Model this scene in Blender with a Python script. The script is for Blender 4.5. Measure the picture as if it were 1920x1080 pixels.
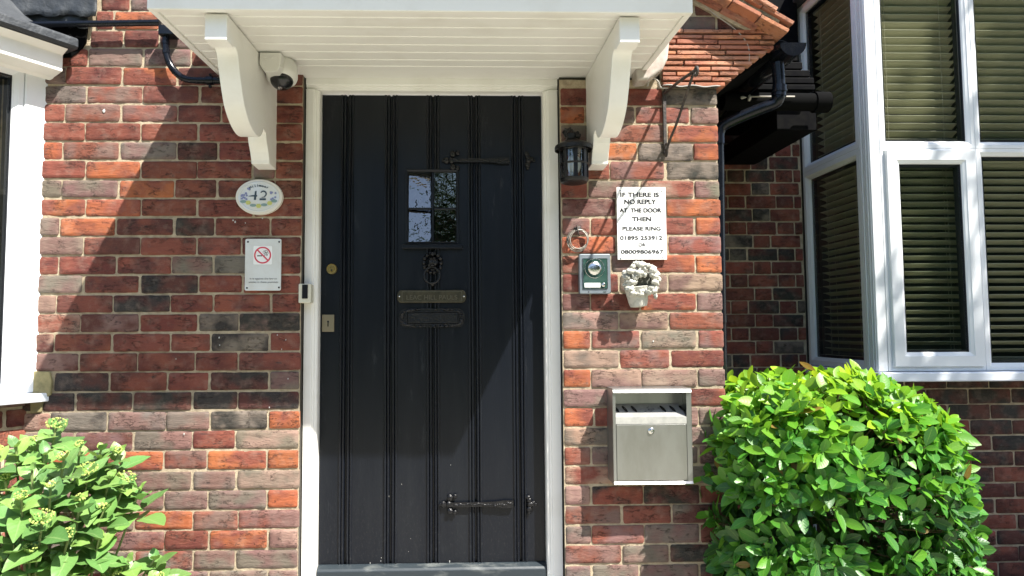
import bpy, math, random
import numpy as np
from mathutils import Vector, Matrix, noise as mnoise
random.seed(7)
S = bpy.context.scene
for o in list(bpy.data.objects): bpy.data.objects.remove(o)
# ------------------------------------------------------------------ camera (metres; X right, Y into the house, Z up)
F, CX = 1273.96, 898.70
R = np.array([[.9996, -.0268, -.0049], [.0271, .9978, .0607], [.0033, -.0608, .9981]])
CAM = np.array([0, -2.6668, 1.2])
cd = bpy.data.cameras.new('camera'); cam = bpy.data.objects.new('camera', cd); S.collection.objects.link(cam); S.camera = cam
cd.sensor_width = 36; cd.lens = 36 * F / 1920; cd.shift_x = (960 - CX) / 1920; cd.clip_start = .05; cd.clip_end = 500
_r, _f, _u = Vector(R[0]).normalized(), Vector(R[1]).normalized(), Vector(R[2]).normalized()
_u = _r.cross(_f).normalized(); _r = _f.cross(_u).normalized()
cam.matrix_world = Matrix(((_r.x, _u.x, -_f.x, CAM[0]), (_r.y, _u.y, -_f.y, CAM[1]), (_r.z, _u.z, -_f.z, CAM[2]), (0, 0, 0, 1)))
def ray(x, y): return R.T @ np.array([(x - CX) / F, 1, (540 - y) / F])
def U(x, y, Y=0.0): d = ray(x, y); k = (Y - CAM[1]) / d[1]; return Vector(CAM + k * d)     # photo point lying in plane Y
def UX(x, y, X): d = ray(x, y); k = (X - CAM[0]) / d[0]; return Vector(CAM + k * d)
def UZ(x, y, Z): d = ray(x, y); k = (Z - CAM[2]) / d[2]; return Vector(CAM + k * d)
def UP(x, y, p, n): d = Vector(ray(x, y)); c = Vector(CAM); k = (p - c).dot(n) / d.dot(n); return c + k * d
# ------------------------------------------------------------------ world, sun, exposure
SUN = Vector((1.06, -1.0, 2.075)).normalized()
w = bpy.data.worlds.new('World'); S.world = w; w.use_nodes = True
nt = w.node_tree; nt.nodes.clear()
sky = nt.nodes.new('ShaderNodeTexSky'); sky.sky_type = 'NISHITA'; sky.sun_disc = False
sky.sun_elevation = math.asin(SUN.z); sky.sun_rotation = math.atan2(SUN.x, SUN.y)
bg = nt.nodes.new('ShaderNodeBackground'); bg.inputs[1].default_value = .115; ow = nt.nodes.new('ShaderNodeOutputWorld')
nt.links.new(sky.outputs[0], bg.inputs[0]); nt.links.new(bg.outputs[0], ow.inputs[0])
ld = bpy.data.lights.new('sun', 'SUN'); ld.energy = 5; ld.angle = math.radians(.53); ld.color = (1, .955, .88)
lo = bpy.data.objects.new('sun', ld); S.collection.objects.link(lo); lo.rotation_euler = SUN.to_track_quat('Z', 'Y').to_euler(); lo.location = (6, -6, 12)
S.view_settings.view_transform = 'Standard'; S.view_settings.look = 'None'; S.view_settings.gamma = 1
S.view_settings.exposure = 1.42
S.render.engine = 'CYCLES'
S.cycles.max_bounces = 10; S.cycles.transparent_max_bounces = 16; S.cycles.diffuse_bounces = 5
# ------------------------------------------------------------------ materials
def nodes(name):
    m = bpy.data.materials.new(name); m.use_nodes = True; return m, m.node_tree, m.node_tree.nodes['Principled BSDF']
def mixc(t, a, b, fac):
    n = t.nodes.new('ShaderNodeMix'); n.data_type = 'RGBA'
    for s, v in ((n.inputs[6], a), (n.inputs[7], b), (n.inputs[0], fac)):
        if isinstance(v, (tuple, list)): s.default_value = (*v, 1)[:4]
        elif isinstance(v, (int, float)): s.default_value = v
        else: t.links.new(v, s)
    return n.outputs[2]
def nz(t, scale, detail=4, rough=.55, vec=None, stretch=None):
    n = t.nodes.new('ShaderNodeTexNoise'); n.inputs['Scale'].default_value = scale; n.inputs['Detail'].default_value = detail; n.inputs['Roughness'].default_value = rough
    if vec is None: vec = t.nodes.new('ShaderNodeTexCoord').outputs['Object']
    if stretch:
        mp = t.nodes.new('ShaderNodeMapping'); mp.inputs['Scale'].default_value = stretch; t.links.new(vec, mp.inputs[0]); vec = mp.outputs[0]
    t.links.new(vec, n.inputs[0]); return n.outputs[0]
def ramp(t, v, a, b):
    n = t.nodes.new('ShaderNodeMapRange'); n.inputs[1].default_value = a; n.inputs[2].default_value = b; t.links.new(v, n.inputs[0]); n.clamp = True; return n.outputs[0]
def bump(t, b, h, strength, dist):
    n = t.nodes.new('ShaderNodeBump'); n.inputs['Strength'].default_value = strength; n.inputs['Distance'].default_value = dist
    t.links.new(h, n.inputs['Height']); 
    if b.inputs['Normal'].is_linked: t.links.new(b.inputs['Normal'].links[0].from_socket, n.inputs['Normal'])
    t.links.new(n.outputs[0], b.inputs['Normal'])
def mat(name, col, rough=.5, metal=0, var=None, vs=12, lo_=.4, hi=.65, bs=0, bscale=60, bd=.002, spec=.5, stretch=None, coat=0, rv=0):
    m, t, b = nodes(name)
    b.inputs['Roughness'].default_value = rough; b.inputs['Metallic'].default_value = metal; b.inputs['Specular IOR Level'].default_value = spec
    b.inputs['Coat Weight'].default_value = coat; b.inputs['Coat Roughness'].default_value = .15
    if var: t.links.new(mixc(t, col, var, ramp(t, nz(t, vs, 6, .6, stretch=stretch), lo_, hi)), b.inputs['Base Color'])
    else: b.inputs['Base Color'].default_value = (*col, 1)
    if rv:
        n = t.nodes.new('ShaderNodeMapRange'); n.inputs[3].default_value = rough - rv; n.inputs[4].default_value = rough + rv
        t.links.new(nz(t, vs * 1.7, 5, stretch=stretch), n.inputs[0]); t.links.new(n.outputs[0], b.inputs['Roughness'])
    if bs: bump(t, b, nz(t, bscale, 5, stretch=stretch), bs, bd)
    return m
def brick_material():
    m, t, b = nodes('weathered_brick')
    a1 = t.nodes.new('ShaderNodeAttribute'); a1.attribute_name = 'ca'; a2 = t.nodes.new('ShaderNodeAttribute'); a2.attribute_name = 'cb'
    tc = t.nodes.new('ShaderNodeTexCoord').outputs['Object']
    off = t.nodes.new('ShaderNodeVectorMath'); off.operation = 'MULTIPLY_ADD'; cmb = t.nodes.new('ShaderNodeCombineXYZ')
    for i in range(3): t.links.new(a2.outputs['Alpha'], cmb.inputs[i])
    off.inputs[1].default_value = (37, 91, 53); t.links.new(cmb.outputs[0], off.inputs[0]); t.links.new(tc, off.inputs[2]); v = off.outputs[0]
    big = ramp(t, nz(t, 11, 3, .5, v, (.8, 1, 1)), .42, .6)
    c = mixc(t, a1.outputs[0], a2.outputs[0], big)
    c = mixc(t, c, (.055, .04, .038), ramp(t, nz(t, 60, 6, .7, v, (.35, 1, 1)), .58, .74))        # sandy dark creases
    vv = nz(t, 34, 5, .75, v, (.28, 1, 1)); rd = t.nodes.new('ShaderNodeMath'); rd.operation = 'SUBTRACT'; t.links.new(vv, rd.inputs[0]); rd.inputs[1].default_value = .5
    ab = t.nodes.new('ShaderNodeMath'); ab.operation = 'ABSOLUTE'; t.links.new(rd.outputs[0], ab.inputs[0]); crack = ramp(t, ab.outputs[0], .016, .004)
    mk_ = t.nodes.new('ShaderNodeMath'); mk_.operation = 'MULTIPLY'; t.links.new(crack, mk_.inputs[0]); t.links.new(ramp(t, nz(t, 17, 2, .5, v), .5, .58), mk_.inputs[1])
    c = mixc(t, c, (.03, .022, .02), t_mul(t, mk_.outputs[0], .85))                                  # folds left by the hand moulding
    grit = ramp(t, nz(t, 420, 3, .6, v), .6, .75); c = mixc(t, c, (.42, .28, .2), t_mul(t, grit, .45))
    cl = mixc(t, c, (.36, .27, .21), t_mul(t, ramp(t, nz(t, 26, 4, .6, v), .5, .8), .3))            # pale bloom
    t.links.new(cl, b.inputs['Base Color']); b.inputs['Roughness'].default_value = .9; b.inputs['Specular IOR Level'].default_value = .25
    bump(t, b, nz(t, 95, 6, .68, v, (.3, 1, 1)), .9, .004); bump(t, b, nz(t, 500, 3, .6, v), .5, .0012); iv = t.nodes.new('ShaderNodeMath'); iv.operation = 'SUBTRACT'; iv.inputs[0].default_value = 1; t.links.new(mk_.outputs[0], iv.inputs[1]); bump(t, b, iv.outputs[0], .8, .003)
    return m
def t_mul(t, a, k):
    n = t.nodes.new('ShaderNodeMath'); n.operation = 'MULTIPLY'; t.links.new(a, n.inputs[0]); n.inputs[1].default_value = k; return n.outputs[0]
def leaf_material(name, glossy, transl, rib):
    m, t, b = nodes(name); out = t.nodes['Material Output']
    a = t.nodes.new('ShaderNodeAttribute'); a.attribute_name = 'ca'; u = t.nodes.new('ShaderNodeAttribute'); u.attribute_name = 'cb'
    sep = t.nodes.new('ShaderNodeSeparateColor'); t.links.new(u.outputs[0], sep.inputs[0])
    r = ramp(t, sep.outputs[0], .10, .02)                      # midrib
    c = mixc(t, a.outputs[0], rib, t_mul(t, r, .4))
    wv = t.nodes.new('ShaderNodeMath'); wv.operation = 'SINE'
    ad = t.nodes.new('ShaderNodeMath'); ad.operation = 'MULTIPLY_ADD'; ad.inputs[1].default_value = -9; t.links.new(sep.outputs[0], ad.inputs[0])
    mu = t.nodes.new('ShaderNodeMath'); mu.operation = 'MULTIPLY'; mu.inputs[1].default_value = 46; t.links.new(sep.outputs[1], mu.inputs[0]); t.links.new(mu.outputs[0], ad.inputs[2]); t.links.new(ad.outputs[0], wv.inputs[0])
    v = ramp(t, wv.outputs[0], .75, 1); c = mixc(t, c, rib, t_mul(t, v, .07))
    t.links.new(c, b.inputs['Base Color']); b.inputs['Roughness'].default_value = glossy; b.inputs['Specular IOR Level'].default_value = .5
    bump(t, b, wv.outputs[0], .1, .001)
    tr = t.nodes.new('ShaderNodeBsdfTranslucent'); h = t.nodes.new('ShaderNodeHueSaturation'); h.inputs['Value'].default_value = 1.6; h.inputs['Hue'].default_value = .485
    t.links.new(c, h.inputs['Color']); t.links.new(h.outputs[0], tr.inputs[0])
    mx = t.nodes.new('ShaderNodeMixShader'); mx.inputs[0].default_value = transl; t.links.new(b.outputs[0], mx.inputs[1]); t.links.new(tr.outputs[0], mx.inputs[2]); t.links.new(mx.outputs[0], out.inputs[0])
    return m
def glass_material(name, tint, ior=1.5, bumps=0):
    m = bpy.data.materials.new(name); m.use_nodes = True; t = m.node_tree; t.nodes.clear()
    o = t.nodes.new('ShaderNodeOutputMaterial'); g = t.nodes.new('ShaderNodeBsdfGlossy'); g.inputs['Roughness'].default_value = .01
    tr = t.nodes.new('ShaderNodeBsdfTransparent'); tr.inputs[0].default_value = (*tint, 1)
    ge = t.nodes.new('ShaderNodeNewGeometry'); dt = t.nodes.new('ShaderNodeVectorMath'); dt.operation = 'DOT_PRODUCT'; t.links.new(ge.outputs['Incoming'], dt.inputs[0]); t.links.new(ge.outputs['Normal'], dt.inputs[1])
    def mt(op, a, b_=None):
        n = t.nodes.new('ShaderNodeMath'); n.operation = op
        for i_, v in enumerate((a, b_)):
            if isinstance(v, (int, float)): n.inputs[i_].default_value = v
            elif v is not None: t.links.new(v, n.inputs[i_])
        return n.outputs[0]
    f0_ = ((ior - 1) / (ior + 1)) ** 2 * 1.8; fr = mt('ADD', mt('MULTIPLY', mt('POWER', mt('SUBTRACT', 1, mt('ABSOLUTE', dt.outputs['Value'])), 5), 1 - f0_), f0_)   # two-sided pane
    mx = t.nodes.new('ShaderNodeMixShader'); t.links.new(fr, mx.inputs[0]); t.links.new(tr.outputs[0], mx.inputs[1]); t.links.new(g.outputs[0], mx.inputs[2]); t.links.new(mx.outputs[0], o.inputs[0])
    if bumps:
        n = t.nodes.new('ShaderNodeBump'); n.inputs['Strength'].default_value = bumps; n.inputs['Distance'].default_value = .004
        t.links.new(nz(t, 30, 2), n.inputs['Height']); t.links.new(n.outputs[0], g.inputs['Normal'])
    return m
M = dict(
    brick=brick_material(),
    mortar=mat('lime_mortar', (.46, .385, .27), .95, 0, (.30, .24, .165), 30, .4, .65, .9, 220, .003, .2),
    white=mat('cream_white_gloss_paint', (.82, .81, .765), .38, 0, (.72, .70, .64), 5, .5, .8, .12, 90, .001),
    pvc=mat('white_window_plastic', (.78, .80, .82), .32, 0, (.70, .72, .74), 4, .5, .8),
    door=mat('black_door_paint', (.005, .0066, .0105), .33, 0, (.010, .012, .0155), 5, .45, .8, .3, 40, .0015, .27, (3, 3, .35), .0, .07),
    iron=mat('black_iron', (.005, .005, .006), .34, 0, (.012, .012, .012), 40, .5, .8, .8, 120, .003, .38, None, 0, .1),
    rust=mat('weathered_wrought_iron', (.035, .03, .028), .6, .2, (.12, .09, .07), 60, .5, .75, .8, 150, .002),
    blackpvc=mat('black_gutter_plastic', (.005, .006, .009), .16, 0, (.012, .013, .015), 20, .5, .8, .1, 60, .001, .25),
    steel=mat('brushed_stainless_steel', (.385, .39, .38), .34, .9, (.29, .295, .285), 9, .4, .7, .15, 160, .0006, .5, (1, 1, .12), 0, .06),
    brass=mat('aged_brass', (.42, .30, .10), .35, .9, (.22, .16, .06), 60, .4, .7, .2, 200, .0005),
    bronze=mat('dull_bronze_plate', (.10, .085, .055), .4, .8, (.055, .05, .035), 60, .4, .7, .2, 200, .0005),
    sign=mat('white_sign_plastic', (.86, .86, .84), .35, 0, (.8, .8, .78), 12),
    enamel=mat('pale_enamel', (.66, .68, .66), .4, 0, (.60, .60, .56), 14),
    ceramic=mat('glazed_ceramic', (.62, .66, .70), .18, 0, (.68, .66, .58), 14),
    ceramicrim=mat('cream_ceramic_rim', (.70, .66, .58), .25),
    ink=mat('black_ink', (.012, .012, .014), .5), inkgrey=mat('worn_grey_ink', (.10, .10, .11), .6),
    slate=mat('slate_blue_glaze', (.035, .055, .075), .3), violet=mat('violet_glaze', (.22, .24, .42), .3), yellow=mat('yellow_glaze', (.55, .55, .16), .3), leafglaze=mat('green_blue_glaze', (.22, .32, .30), .3),
    red=mat('red_ink', (.62, .05, .09), .5), cream=mat('cream_plastic', (.62, .60, .48), .4), black=mat('black_plastic', (.01, .01, .012), .25),
    lead=mat('weathered_lead', (.030, .035, .041), .6, .1, (.055, .06, .065), 9, .4, .7, .6, 22, .012),
    stone=mat('weathered_cast_stone', (.50, .49, .43), .9, 0, (.22, .22, .18), 34, .5, .72, .8, 120, .003),
    tile=mat('orange_clay_tile', (.46, .135, .055), .85, 0, (.30, .085, .045), 14, .42, .65, .8, 120, .003),
    lichen=mat('pale_lichen_mortar', (.38, .36, .27), .95, 0, (.15, .14, .10), 60, .4, .6, 1, 150, .006),
    dark=mat('dark_board', (.004, .004, .004), .9, spec=.05), gap=mat('dirty_gap', (.05, .045, .035), .95),
    greyplastic=mat('grey_metal_housing', (.16, .19, .215), .38, .25, (.20, .23, .25), 20), greenpanel=mat('green_anodised_panel', (.035, .085, .07), .22, .3, (.07, .13, .11), 25, .45, .7),
    chrome=mat('chrome', (.72, .72, .70), .14, 1, (.5, .5, .5), 60, .4, .7, .6, 200, .002), cable=mat('dirty_white_cable', (.42, .39, .34), .6), camwhite=mat('offwhite_camera_plastic', (.66, .65, .60), .35),
    clearplastic=mat('yellowed_lamp_plastic', (.50, .47, .42), .25, 0, (.36, .30, .26), 18),
    slat=mat('olive_cream_blind', (.46, .445, .33), .5, 0, (.40, .39, .28), 5), cord=mat('blind_cord', (.45, .42, .3), .8),
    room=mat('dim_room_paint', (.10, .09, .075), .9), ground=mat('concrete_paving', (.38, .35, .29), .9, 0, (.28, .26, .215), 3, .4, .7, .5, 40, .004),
    soil=mat('dark_soil', (.06, .045, .03), 1, 0, (.10, .08, .06), 30, .4, .7, 1, 60, .02), grass=mat('lawn_green', (.05, .09, .025), .9, 0, (.08, .12, .04), 6), bark=mat('brown_bark', (.11, .08, .055), .9, 0, (.05, .04, .03), 20, .4, .7, 1, 50, .01, .3, (1, 1, .2)),
    twig=mat('brown_twig', (.16, .11, .06), .8), stem=mat('green_stem', (.16, .20, .07), .6), floret=mat('lime_flower_bud', (.42, .48, .12), .7, 0, (.30, .40, .10), 90),
    laurel=leaf_material('laurel_leaf', .4, .34, (.2, .36, .06)), hyd=leaf_material('hydrangea_leaf', .42, .2, (.26, .36, .14)), treeleaf=leaf_material('tree_leaf', .5, .3, (.1, .16, .05)),
    glass=glass_material('window_glass', (.83, .86, .83)), wavy=glass_material('old_door_glass', (.3, .32, .34), 1.9, .5), lampglass=glass_material('lantern_glass', (.85, .88, .88), 1.8, .5),
    rubber=mat('black_glazing_seal', (.012, .013, .018), .5), sill=mat('white_sill', (.74, .78, .84), .4), yellowmortar=mat('mossy_yellow_render', (.30, .26, .13), .95, 0, (.18, .16, .08), 30, .4, .7, .6, 120, .003),
    splash=mat('white_paint_fleck', (.5, .5, .48), .7), roomwhite=mat('painted_step', (.3, .3, .29), .8),
)
# ------------------------------------------------------------------ mesh helpers
class MB:
    def __init__(s): s.v = []; s.f = []; s.ca = []; s.cb = []
    def add(s, vs, fs, ca=None, cb=None):
        n = len(s.v); s.v += [tuple(p) for p in vs]; s.f += [tuple(i + n for i in f) for f in fs]
        if ca is not None:
            s.ca += [ca] * len(vs); s.cb += (cb if isinstance(cb, list) else [cb] * len(vs))
        return s
    def box(s, x0, x1, y0, y1, z0, z1):
        if x0 > x1: x0, x1 = x1, x0
        if y0 > y1: y0, y1 = y1, y0
        if z0 > z1: z0, z1 = z1, z0
        return s.add([(x0, y0, z0), (x1, y0, z0), (x1, y1, z0), (x0, y1, z0), (x0, y0, z1), (x1, y0, z1), (x1, y1, z1), (x0, y1, z1)],
                     [(0, 3, 2, 1), (4, 5, 6, 7), (0, 1, 5, 4), (1, 2, 6, 5), (2, 3, 7, 6), (3, 0, 4, 7)])
    def obox(s, c, ax, ay, az, hx, hy, hz):                       # oriented box
        c = Vector(c); P = []
        for sz in (-1, 1):
            for sx, sy in ((-1, -1), (1, -1), (1, 1), (-1, 1)): P.append(c + ax * hx * sx + ay * hy * sy + az * hz * sz)
        return s.add(P, [(0, 3, 2, 1), (4, 5, 6, 7), (0, 1, 5, 4), (1, 2, 6, 5), (2, 3, 7, 6), (3, 0, 4, 7)])
    def tube(s, pts, r, n=10, caps=True):
        pts = [Vector(p) for p in pts]; rs = r if isinstance(r, (list, tuple)) else [r] * len(pts); k = len(pts)
        up = None; V = []
        for i, p in enumerate(pts):
            d = (pts[min(i + 1, k - 1)] - pts[max(i - 1, 0)]).normalized()
            if up is None: up = Vector((0, 0, 1)) if abs(d.z) < .9 else Vector((1, 0, 0))
            a = (up - d * up.dot(d)).normalized(); b = d.cross(a); up = a
            V += [p + (a * math.cos(2 * math.pi * j / n) + b * math.sin(2 * math.pi * j / n)) * rs[i] for j in range(n)]
        Fc = [(i * n + j, i * n + (j + 1) % n, (i + 1) * n + (j + 1) % n, (i + 1) * n + j) for i in range(k - 1) for j in range(n)]
        if caps: Fc += [tuple(range(n))[::-1], tuple((k - 1) * n + j for j in range(n))]
        return s.add(V, Fc)
    def torus(s, c, Rr, r, ax, ay, n=28, m=8, sq=1):
        az = ax.cross(ay); V = []
        for i in range(n):
            t = 2 * math.pi * i / n; d = ax * math.cos(t) + ay * math.sin(t) * sq
            for j in range(m):
                p = 2 * math.pi * j / m; V.append(Vector(c) + d * (Rr + r * math.cos(p)) + az * r * math.sin(p))
        return s.add(V, [(i * m + j, ((i + 1) % n) * m + j, ((i + 1) % n) * m + (j + 1) % m, i * m + (j + 1) % m) for i in range(n) for j in range(m)])
    def lathe(s, c, prof, ax, n=24, ex=None):                     # prof: (radius, height along ax)
        ax = ax.normalized(); a = (ex or (Vector((1, 0, 0)) if abs(ax.x) < .9 else Vector((0, 1, 0)))); a = (a - ax * a.dot(ax)).normalized(); b = ax.cross(a); V = []
        for r, h in prof: V += [Vector(c) + ax * h + (a * math.cos(2 * math.pi * j / n) + b * math.sin(2 * math.pi * j / n)) * r for j in range(n)]
        k = len(prof); Fc = [(i * n + j, i * n + (j + 1) % n, (i + 1) * n + (j + 1) % n, (i + 1) * n + j) for i in range(k - 1) for j in range(n)]
        Fc += [tuple(range(n))[::-1], tuple((k - 1) * n + j for j in range(n))]
        return s.add(V, Fc)
    def prism(s, poly, fn, d0, d1):                               # poly of (u,v); fn(u,v,d) -> point
        n = len(poly); V = [fn(u, v, d0) for u, v in poly] + [fn(u, v, d1) for u, v in poly]
        return s.add(V, [tuple(range(n)), tuple(range(2 * n - 1, n - 1, -1))] + [(i, i + n, (i + 1) % n + n, (i + 1) % n) for i in range(n)])
    def blob(s, c, r, seed=0, amp=.25, n=10, sc=(1, 1, 1), fr=2.):
        V = []; Fc = []; m = n * 2
        for i in range(n + 1):
            th = math.pi * i / n
            for j in range(m):
                ph = 2 * math.pi * j / m; d = Vector((math.sin(th) * math.cos(ph), math.sin(th) * math.sin(ph), math.cos(th)))
                k = 1 + amp * mnoise.noise(d * fr + Vector((seed * 7.3, seed * 3.1, 0))); V.append(Vector(c) + Vector((d.x * sc[0], d.y * sc[1], d.z * sc[2])) * r * k)
        for i in range(n):
            for j in range(m): Fc.append((i * m + j, (i + 1) * m + j, (i + 1) * m + (j + 1) % m, i * m + (j + 1) % m))
        return s.add(V, Fc)
    def ring(s, u0, v0, u1, v1, prof, fn):                        # mitred rectangular frame; prof: (inset, depth) from outer back to inner back
        V = []
        for ins, d in prof: V += [fn(u0 + ins, v0 + ins, d), fn(u1 - ins, v0 + ins, d), fn(u1 - ins, v1 - ins, d), fn(u0 + ins, v1 - ins, d)]
        k = len(prof); return s.add(V, [(i * 4 + j, i * 4 + (j + 1) % 4, ((i + 1) % k) * 4 + (j + 1) % 4, ((i + 1) % k) * 4 + j) for i in range(k) for j in range(4)])
    def build(s, name, m, parent=None, bev=0, smooth=None, seg=2):
        me = bpy.data.meshes.new(name); me.from_pydata(s.v, [], s.f); me.materials.append(m)
        if s.ca:
            for nm, dat in (('ca', s.ca), ('cb', s.cb)):
                at = me.attributes.new(nm, 'FLOAT_COLOR', 'POINT'); at.data.foreach_set('color', np.array(dat, 'f').ravel())
        me.validate(); me.update()
        o = bpy.data.objects.new(name, me); S.collection.objects.link(o)
        if parent: o.parent = parent
        if smooth is not None:
            me.polygons.foreach_set('use_smooth', [True] * len(me.polygons))
            if smooth < 180: me.set_sharp_from_angle(angle=math.radians(smooth))
        if bev:
            b = o.modifiers.new('bevel', 'BEVEL'); b.width = bev; b.segments = seg; b.limit_method = 'ANGLE'; b.angle_limit = math.radians(40); b.harden_normals = False
        return o
def tag(o, label, cat, group=None):
    o['label'] = label; o['category'] = cat
    if group: o['group'] = group
    return o
def empty(name, loc=(0, 0, 0)):
    o = bpy.data.objects.new(name, None); S.collection.objects.link(o); return o      # origin kept at world zero so part meshes keep world coordinates
def text(name, s, size, loc, m, parent, w=None, bold=0, ext=.0008, align='CENTER', rot=0, h=None):
    c = bpy.data.curves.new('t', 'FONT'); c.body = s; c.size = 1; c.extrude = ext / size; c.offset = 0; c.align_x = align
    o = bpy.data.objects.new('t', c); S.collection.objects.link(o); bpy.context.view_layer.update()
    me = bpy.data.meshes.new_from_object(o.evaluated_get(bpy.context.evaluated_depsgraph_get())); bpy.data.objects.remove(o)
    for v in me.vertices: v.co *= size
    co = np.array([v.co[:] for v in me.vertices]); kx = kz = 1
    if w: kx = w / (co[:, 0].max() - co[:, 0].min())
    if h: kz = h / (co[:, 1].max() - co[:, 1].min())
    cxm = (co[:, 0].max() + co[:, 0].min()) / 2
    ca, sa = math.cos(rot), math.sin(rot)
    for v in me.vertices:
        x, y, z = (v.co.x - cxm) * kx, v.co.y * kz, v.co.z; v.co = (loc[0] + x * ca - y * sa, loc[1] - z, loc[2] + x * sa + y * ca)
    if bold:                                                       # bold strokes: the same glyphs laid again a fraction of a millimetre aside
        base = [tuple(v.co) for v in me.vertices]; fc = [tuple(p.vertices) for p in me.polygons]; nb = MB()
        for i_, (dx, dz) in enumerate(((-1, -.7), (1, -.7), (1, .7), (-1, .7), (0, 0))): nb.add([(x + dx * bold, y - .00004 * i_, z + dz * bold) for x, y, z in base], fc)
        me = bpy.data.meshes.new(name); me.from_pydata(nb.v, [], nb.f)
    me.flip_normals(); me.materials.clear(); me.materials.append(m)
    r = bpy.data.objects.new(name, me); S.collection.objects.link(r); r.parent = parent; return r
def join(name, objs, parent):
    vs = []; fs = []
    for o in objs:
        n = len(vs); vs += [tuple(v.co) for v in o.data.vertices]; fs += [tuple(i + n for i in p.vertices) for p in o.data.polygons]
    m = objs[0].data.materials[0]
    for o in objs: bpy.data.objects.remove(o)
    b = MB(); b.add(vs, fs); return b.build(name, m, parent)
def spline(pts, n=6):                                             # Catmull-Rom
    P = [Vector(p) for p in pts]; out = []
    for i in range(len(P) - 1):
        a, b, c, d = P[max(i - 1, 0)], P[i], P[i + 1], P[min(i + 2, len(P) - 1)]
        for k in range(n):
            t = k / n; out.append(.5 * ((2 * b) + (c - a) * t + (2 * a - 5 * b + 4 * c - d) * t * t + (3 * b - a - 3 * c + d) * t ** 3))
    return out + [P[-1]]
def front(Y): return lambda u, v, d: Vector((u, Y + d, v))
# ================================================================== THE SETTING: ground
g = MB(); g.add([(-60, -80, 0), (60, -80, 0), (60, 40, 0), (-60, 40, 0)], [(0, 1, 2, 3)]); o = g.build('ground', M['ground']); o['kind'] = 'structure'
g = MB(); g.add([(-60, -60, .004), (60, -60, .004), (60, -4.5, .004), (-60, -4.5, .004)], [(0, 1, 2, 3)]); o = g.build('lawn', M['grass']); o['kind'] = 'structure'
g = MB(); g.add([(1.1, -.75, .005), (5, -.75, .005), (5, .55, .005), (1.1, .55, .005), (-3, -.9, .005), (-.95, -.9, .005), (-.95, -.01, .005), (-3, -.01, .005)], [(0, 1, 2, 3), (4, 5, 6, 7)]); o = g.build('flower_bed', M['soil']); o['kind'] = 'structure'
# ================================================================== THE HOUSE
house = tag(empty('brick_house'), 'old red brick house front with black plank door, white door canopy and bay windows', 'house')
COL = dict(O=(.36, .112, .048), R=(.205, .066, .045), D=(.105, .041, .033), P=(.18, .105, .092), G=(.155, .13, .105), B=(.040, .038, .034), T=(.28, .185, .14), M=(.125, .040, .032))
Z0 = 2.3178; PITCH = .075
def brick(mb, x0, x1, z0, z1, fn, ca, cb, nx=12, nz_=5, proud=.0, rnd=0):
    nx = max(3, int(round((x1 - x0) / .018))) if nx == 12 else nx
    j = lambda a: random.uniform(-a, a)
    x0 += j(.0025); x1 += j(.0025); z0 += j(.002); z1 += j(.002); tilt = j(.0018); dep = proud + random.uniform(-.0015, .0015)
    us = [0, .035] + [i / nx for i in range(1, nx)] + [.965, 1]; vs = [0, .11] + [i / nz_ for i in range(1, nz_)] + [.89, 1]
    us = sorted(set(us)); vs = sorted(set(vs)); sd = random.random() * 100; V = []
    for v in vs:
        for u in us:
            x = x0 + (x1 - x0) * u; z = z0 + (z1 - z0) * v; du = min(u, 1 - u) * (x1 - x0); dv = min(v, 1 - v) * (z1 - z0); e = min(du, dv)
            n1 = mnoise.noise(Vector((x * 28, z * 55, sd))); n2 = mnoise.noise(Vector((x * 90, z * 200, sd)))
            if e < .0005: d = .0032; k = .0016 * n1 + .0012 * n2; x += k; z += k * (1 if v > .5 else -1)
            else: d = 0
            if du < .0005 and dv < .0005: x += .002 * (1 if u < .5 else -1); z += .002 * (1 if v < .5 else -1)
            V.append(fn(x, z, -.006 - dep + d + .0016 * n1 + .0011 * n2 + tilt * (v - .5)))
    a = len(us); b = len(vs); Fc = [(r * a + c, r * a + c + 1, (r + 1) * a + c + 1, (r + 1) * a + c) for r in range(b - 1) for c in range(a - 1)]
    n = len(V); per = [c for c in range(a)] + [r * a + a - 1 for r in range(1, b)] + [(b - 1) * a + c for c in range(a - 2, -1, -1)] + [r * a for r in range(b - 2, 0, -1)]
    for i in per:
        r, c = divmod(i, a); u, v = us[c], vs[r]; V.append(fn(x0 + (x1 - x0) * u, z0 + (z1 - z0) * v, .012))
    m = len(per); Fc += [(per[(i + 1) % m], per[i], n + i, n + (i + 1) % m) for i in range(m)]
    mb.add(V, Fc, (*ca, 1), (*cb, random.random()))
def vary(c, k=.13):
    f = 1 + random.uniform(-k, k); return tuple(max(.02, x * f * (1 + random.uniform(-.05, .05))) for x in c)
def pick(code):
    a = code[0]; b = code[-1]
    cb = vary(COL[b]) if a != b else vary(COL[{'O': 'R', 'R': 'M', 'D': 'R', 'P': 'G', 'G': 'P', 'B': 'D', 'T': 'P', 'M': 'D'}[a]])
    return vary(COL[a]), cb
def mortar(mb, x0, x1, z0, z1, fn, step=.011, amp=.002):
    nx = int((x1 - x0) / step) + 1; nn = int((z1 - z0) / step) + 1
    V = [fn(x0 + (x1 - x0) * i / nx, z0 + (z1 - z0) * k / nn, -.0000 + amp * mnoise.noise(Vector((i * .9, k * .9, 3.3))) + amp * mnoise.noise(Vector((i * .23, k * .23, 8.3)))) for k in range(nn + 1) for i in range(nx + 1)]
    mb.add(V, [(k * (nx + 1) + i, k * (nx + 1) + i + 1, (k + 1) * (nx + 1) + i + 1, (k + 1) * (nx + 1) + i) for k in range(nn) for i in range(nx)])
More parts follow.
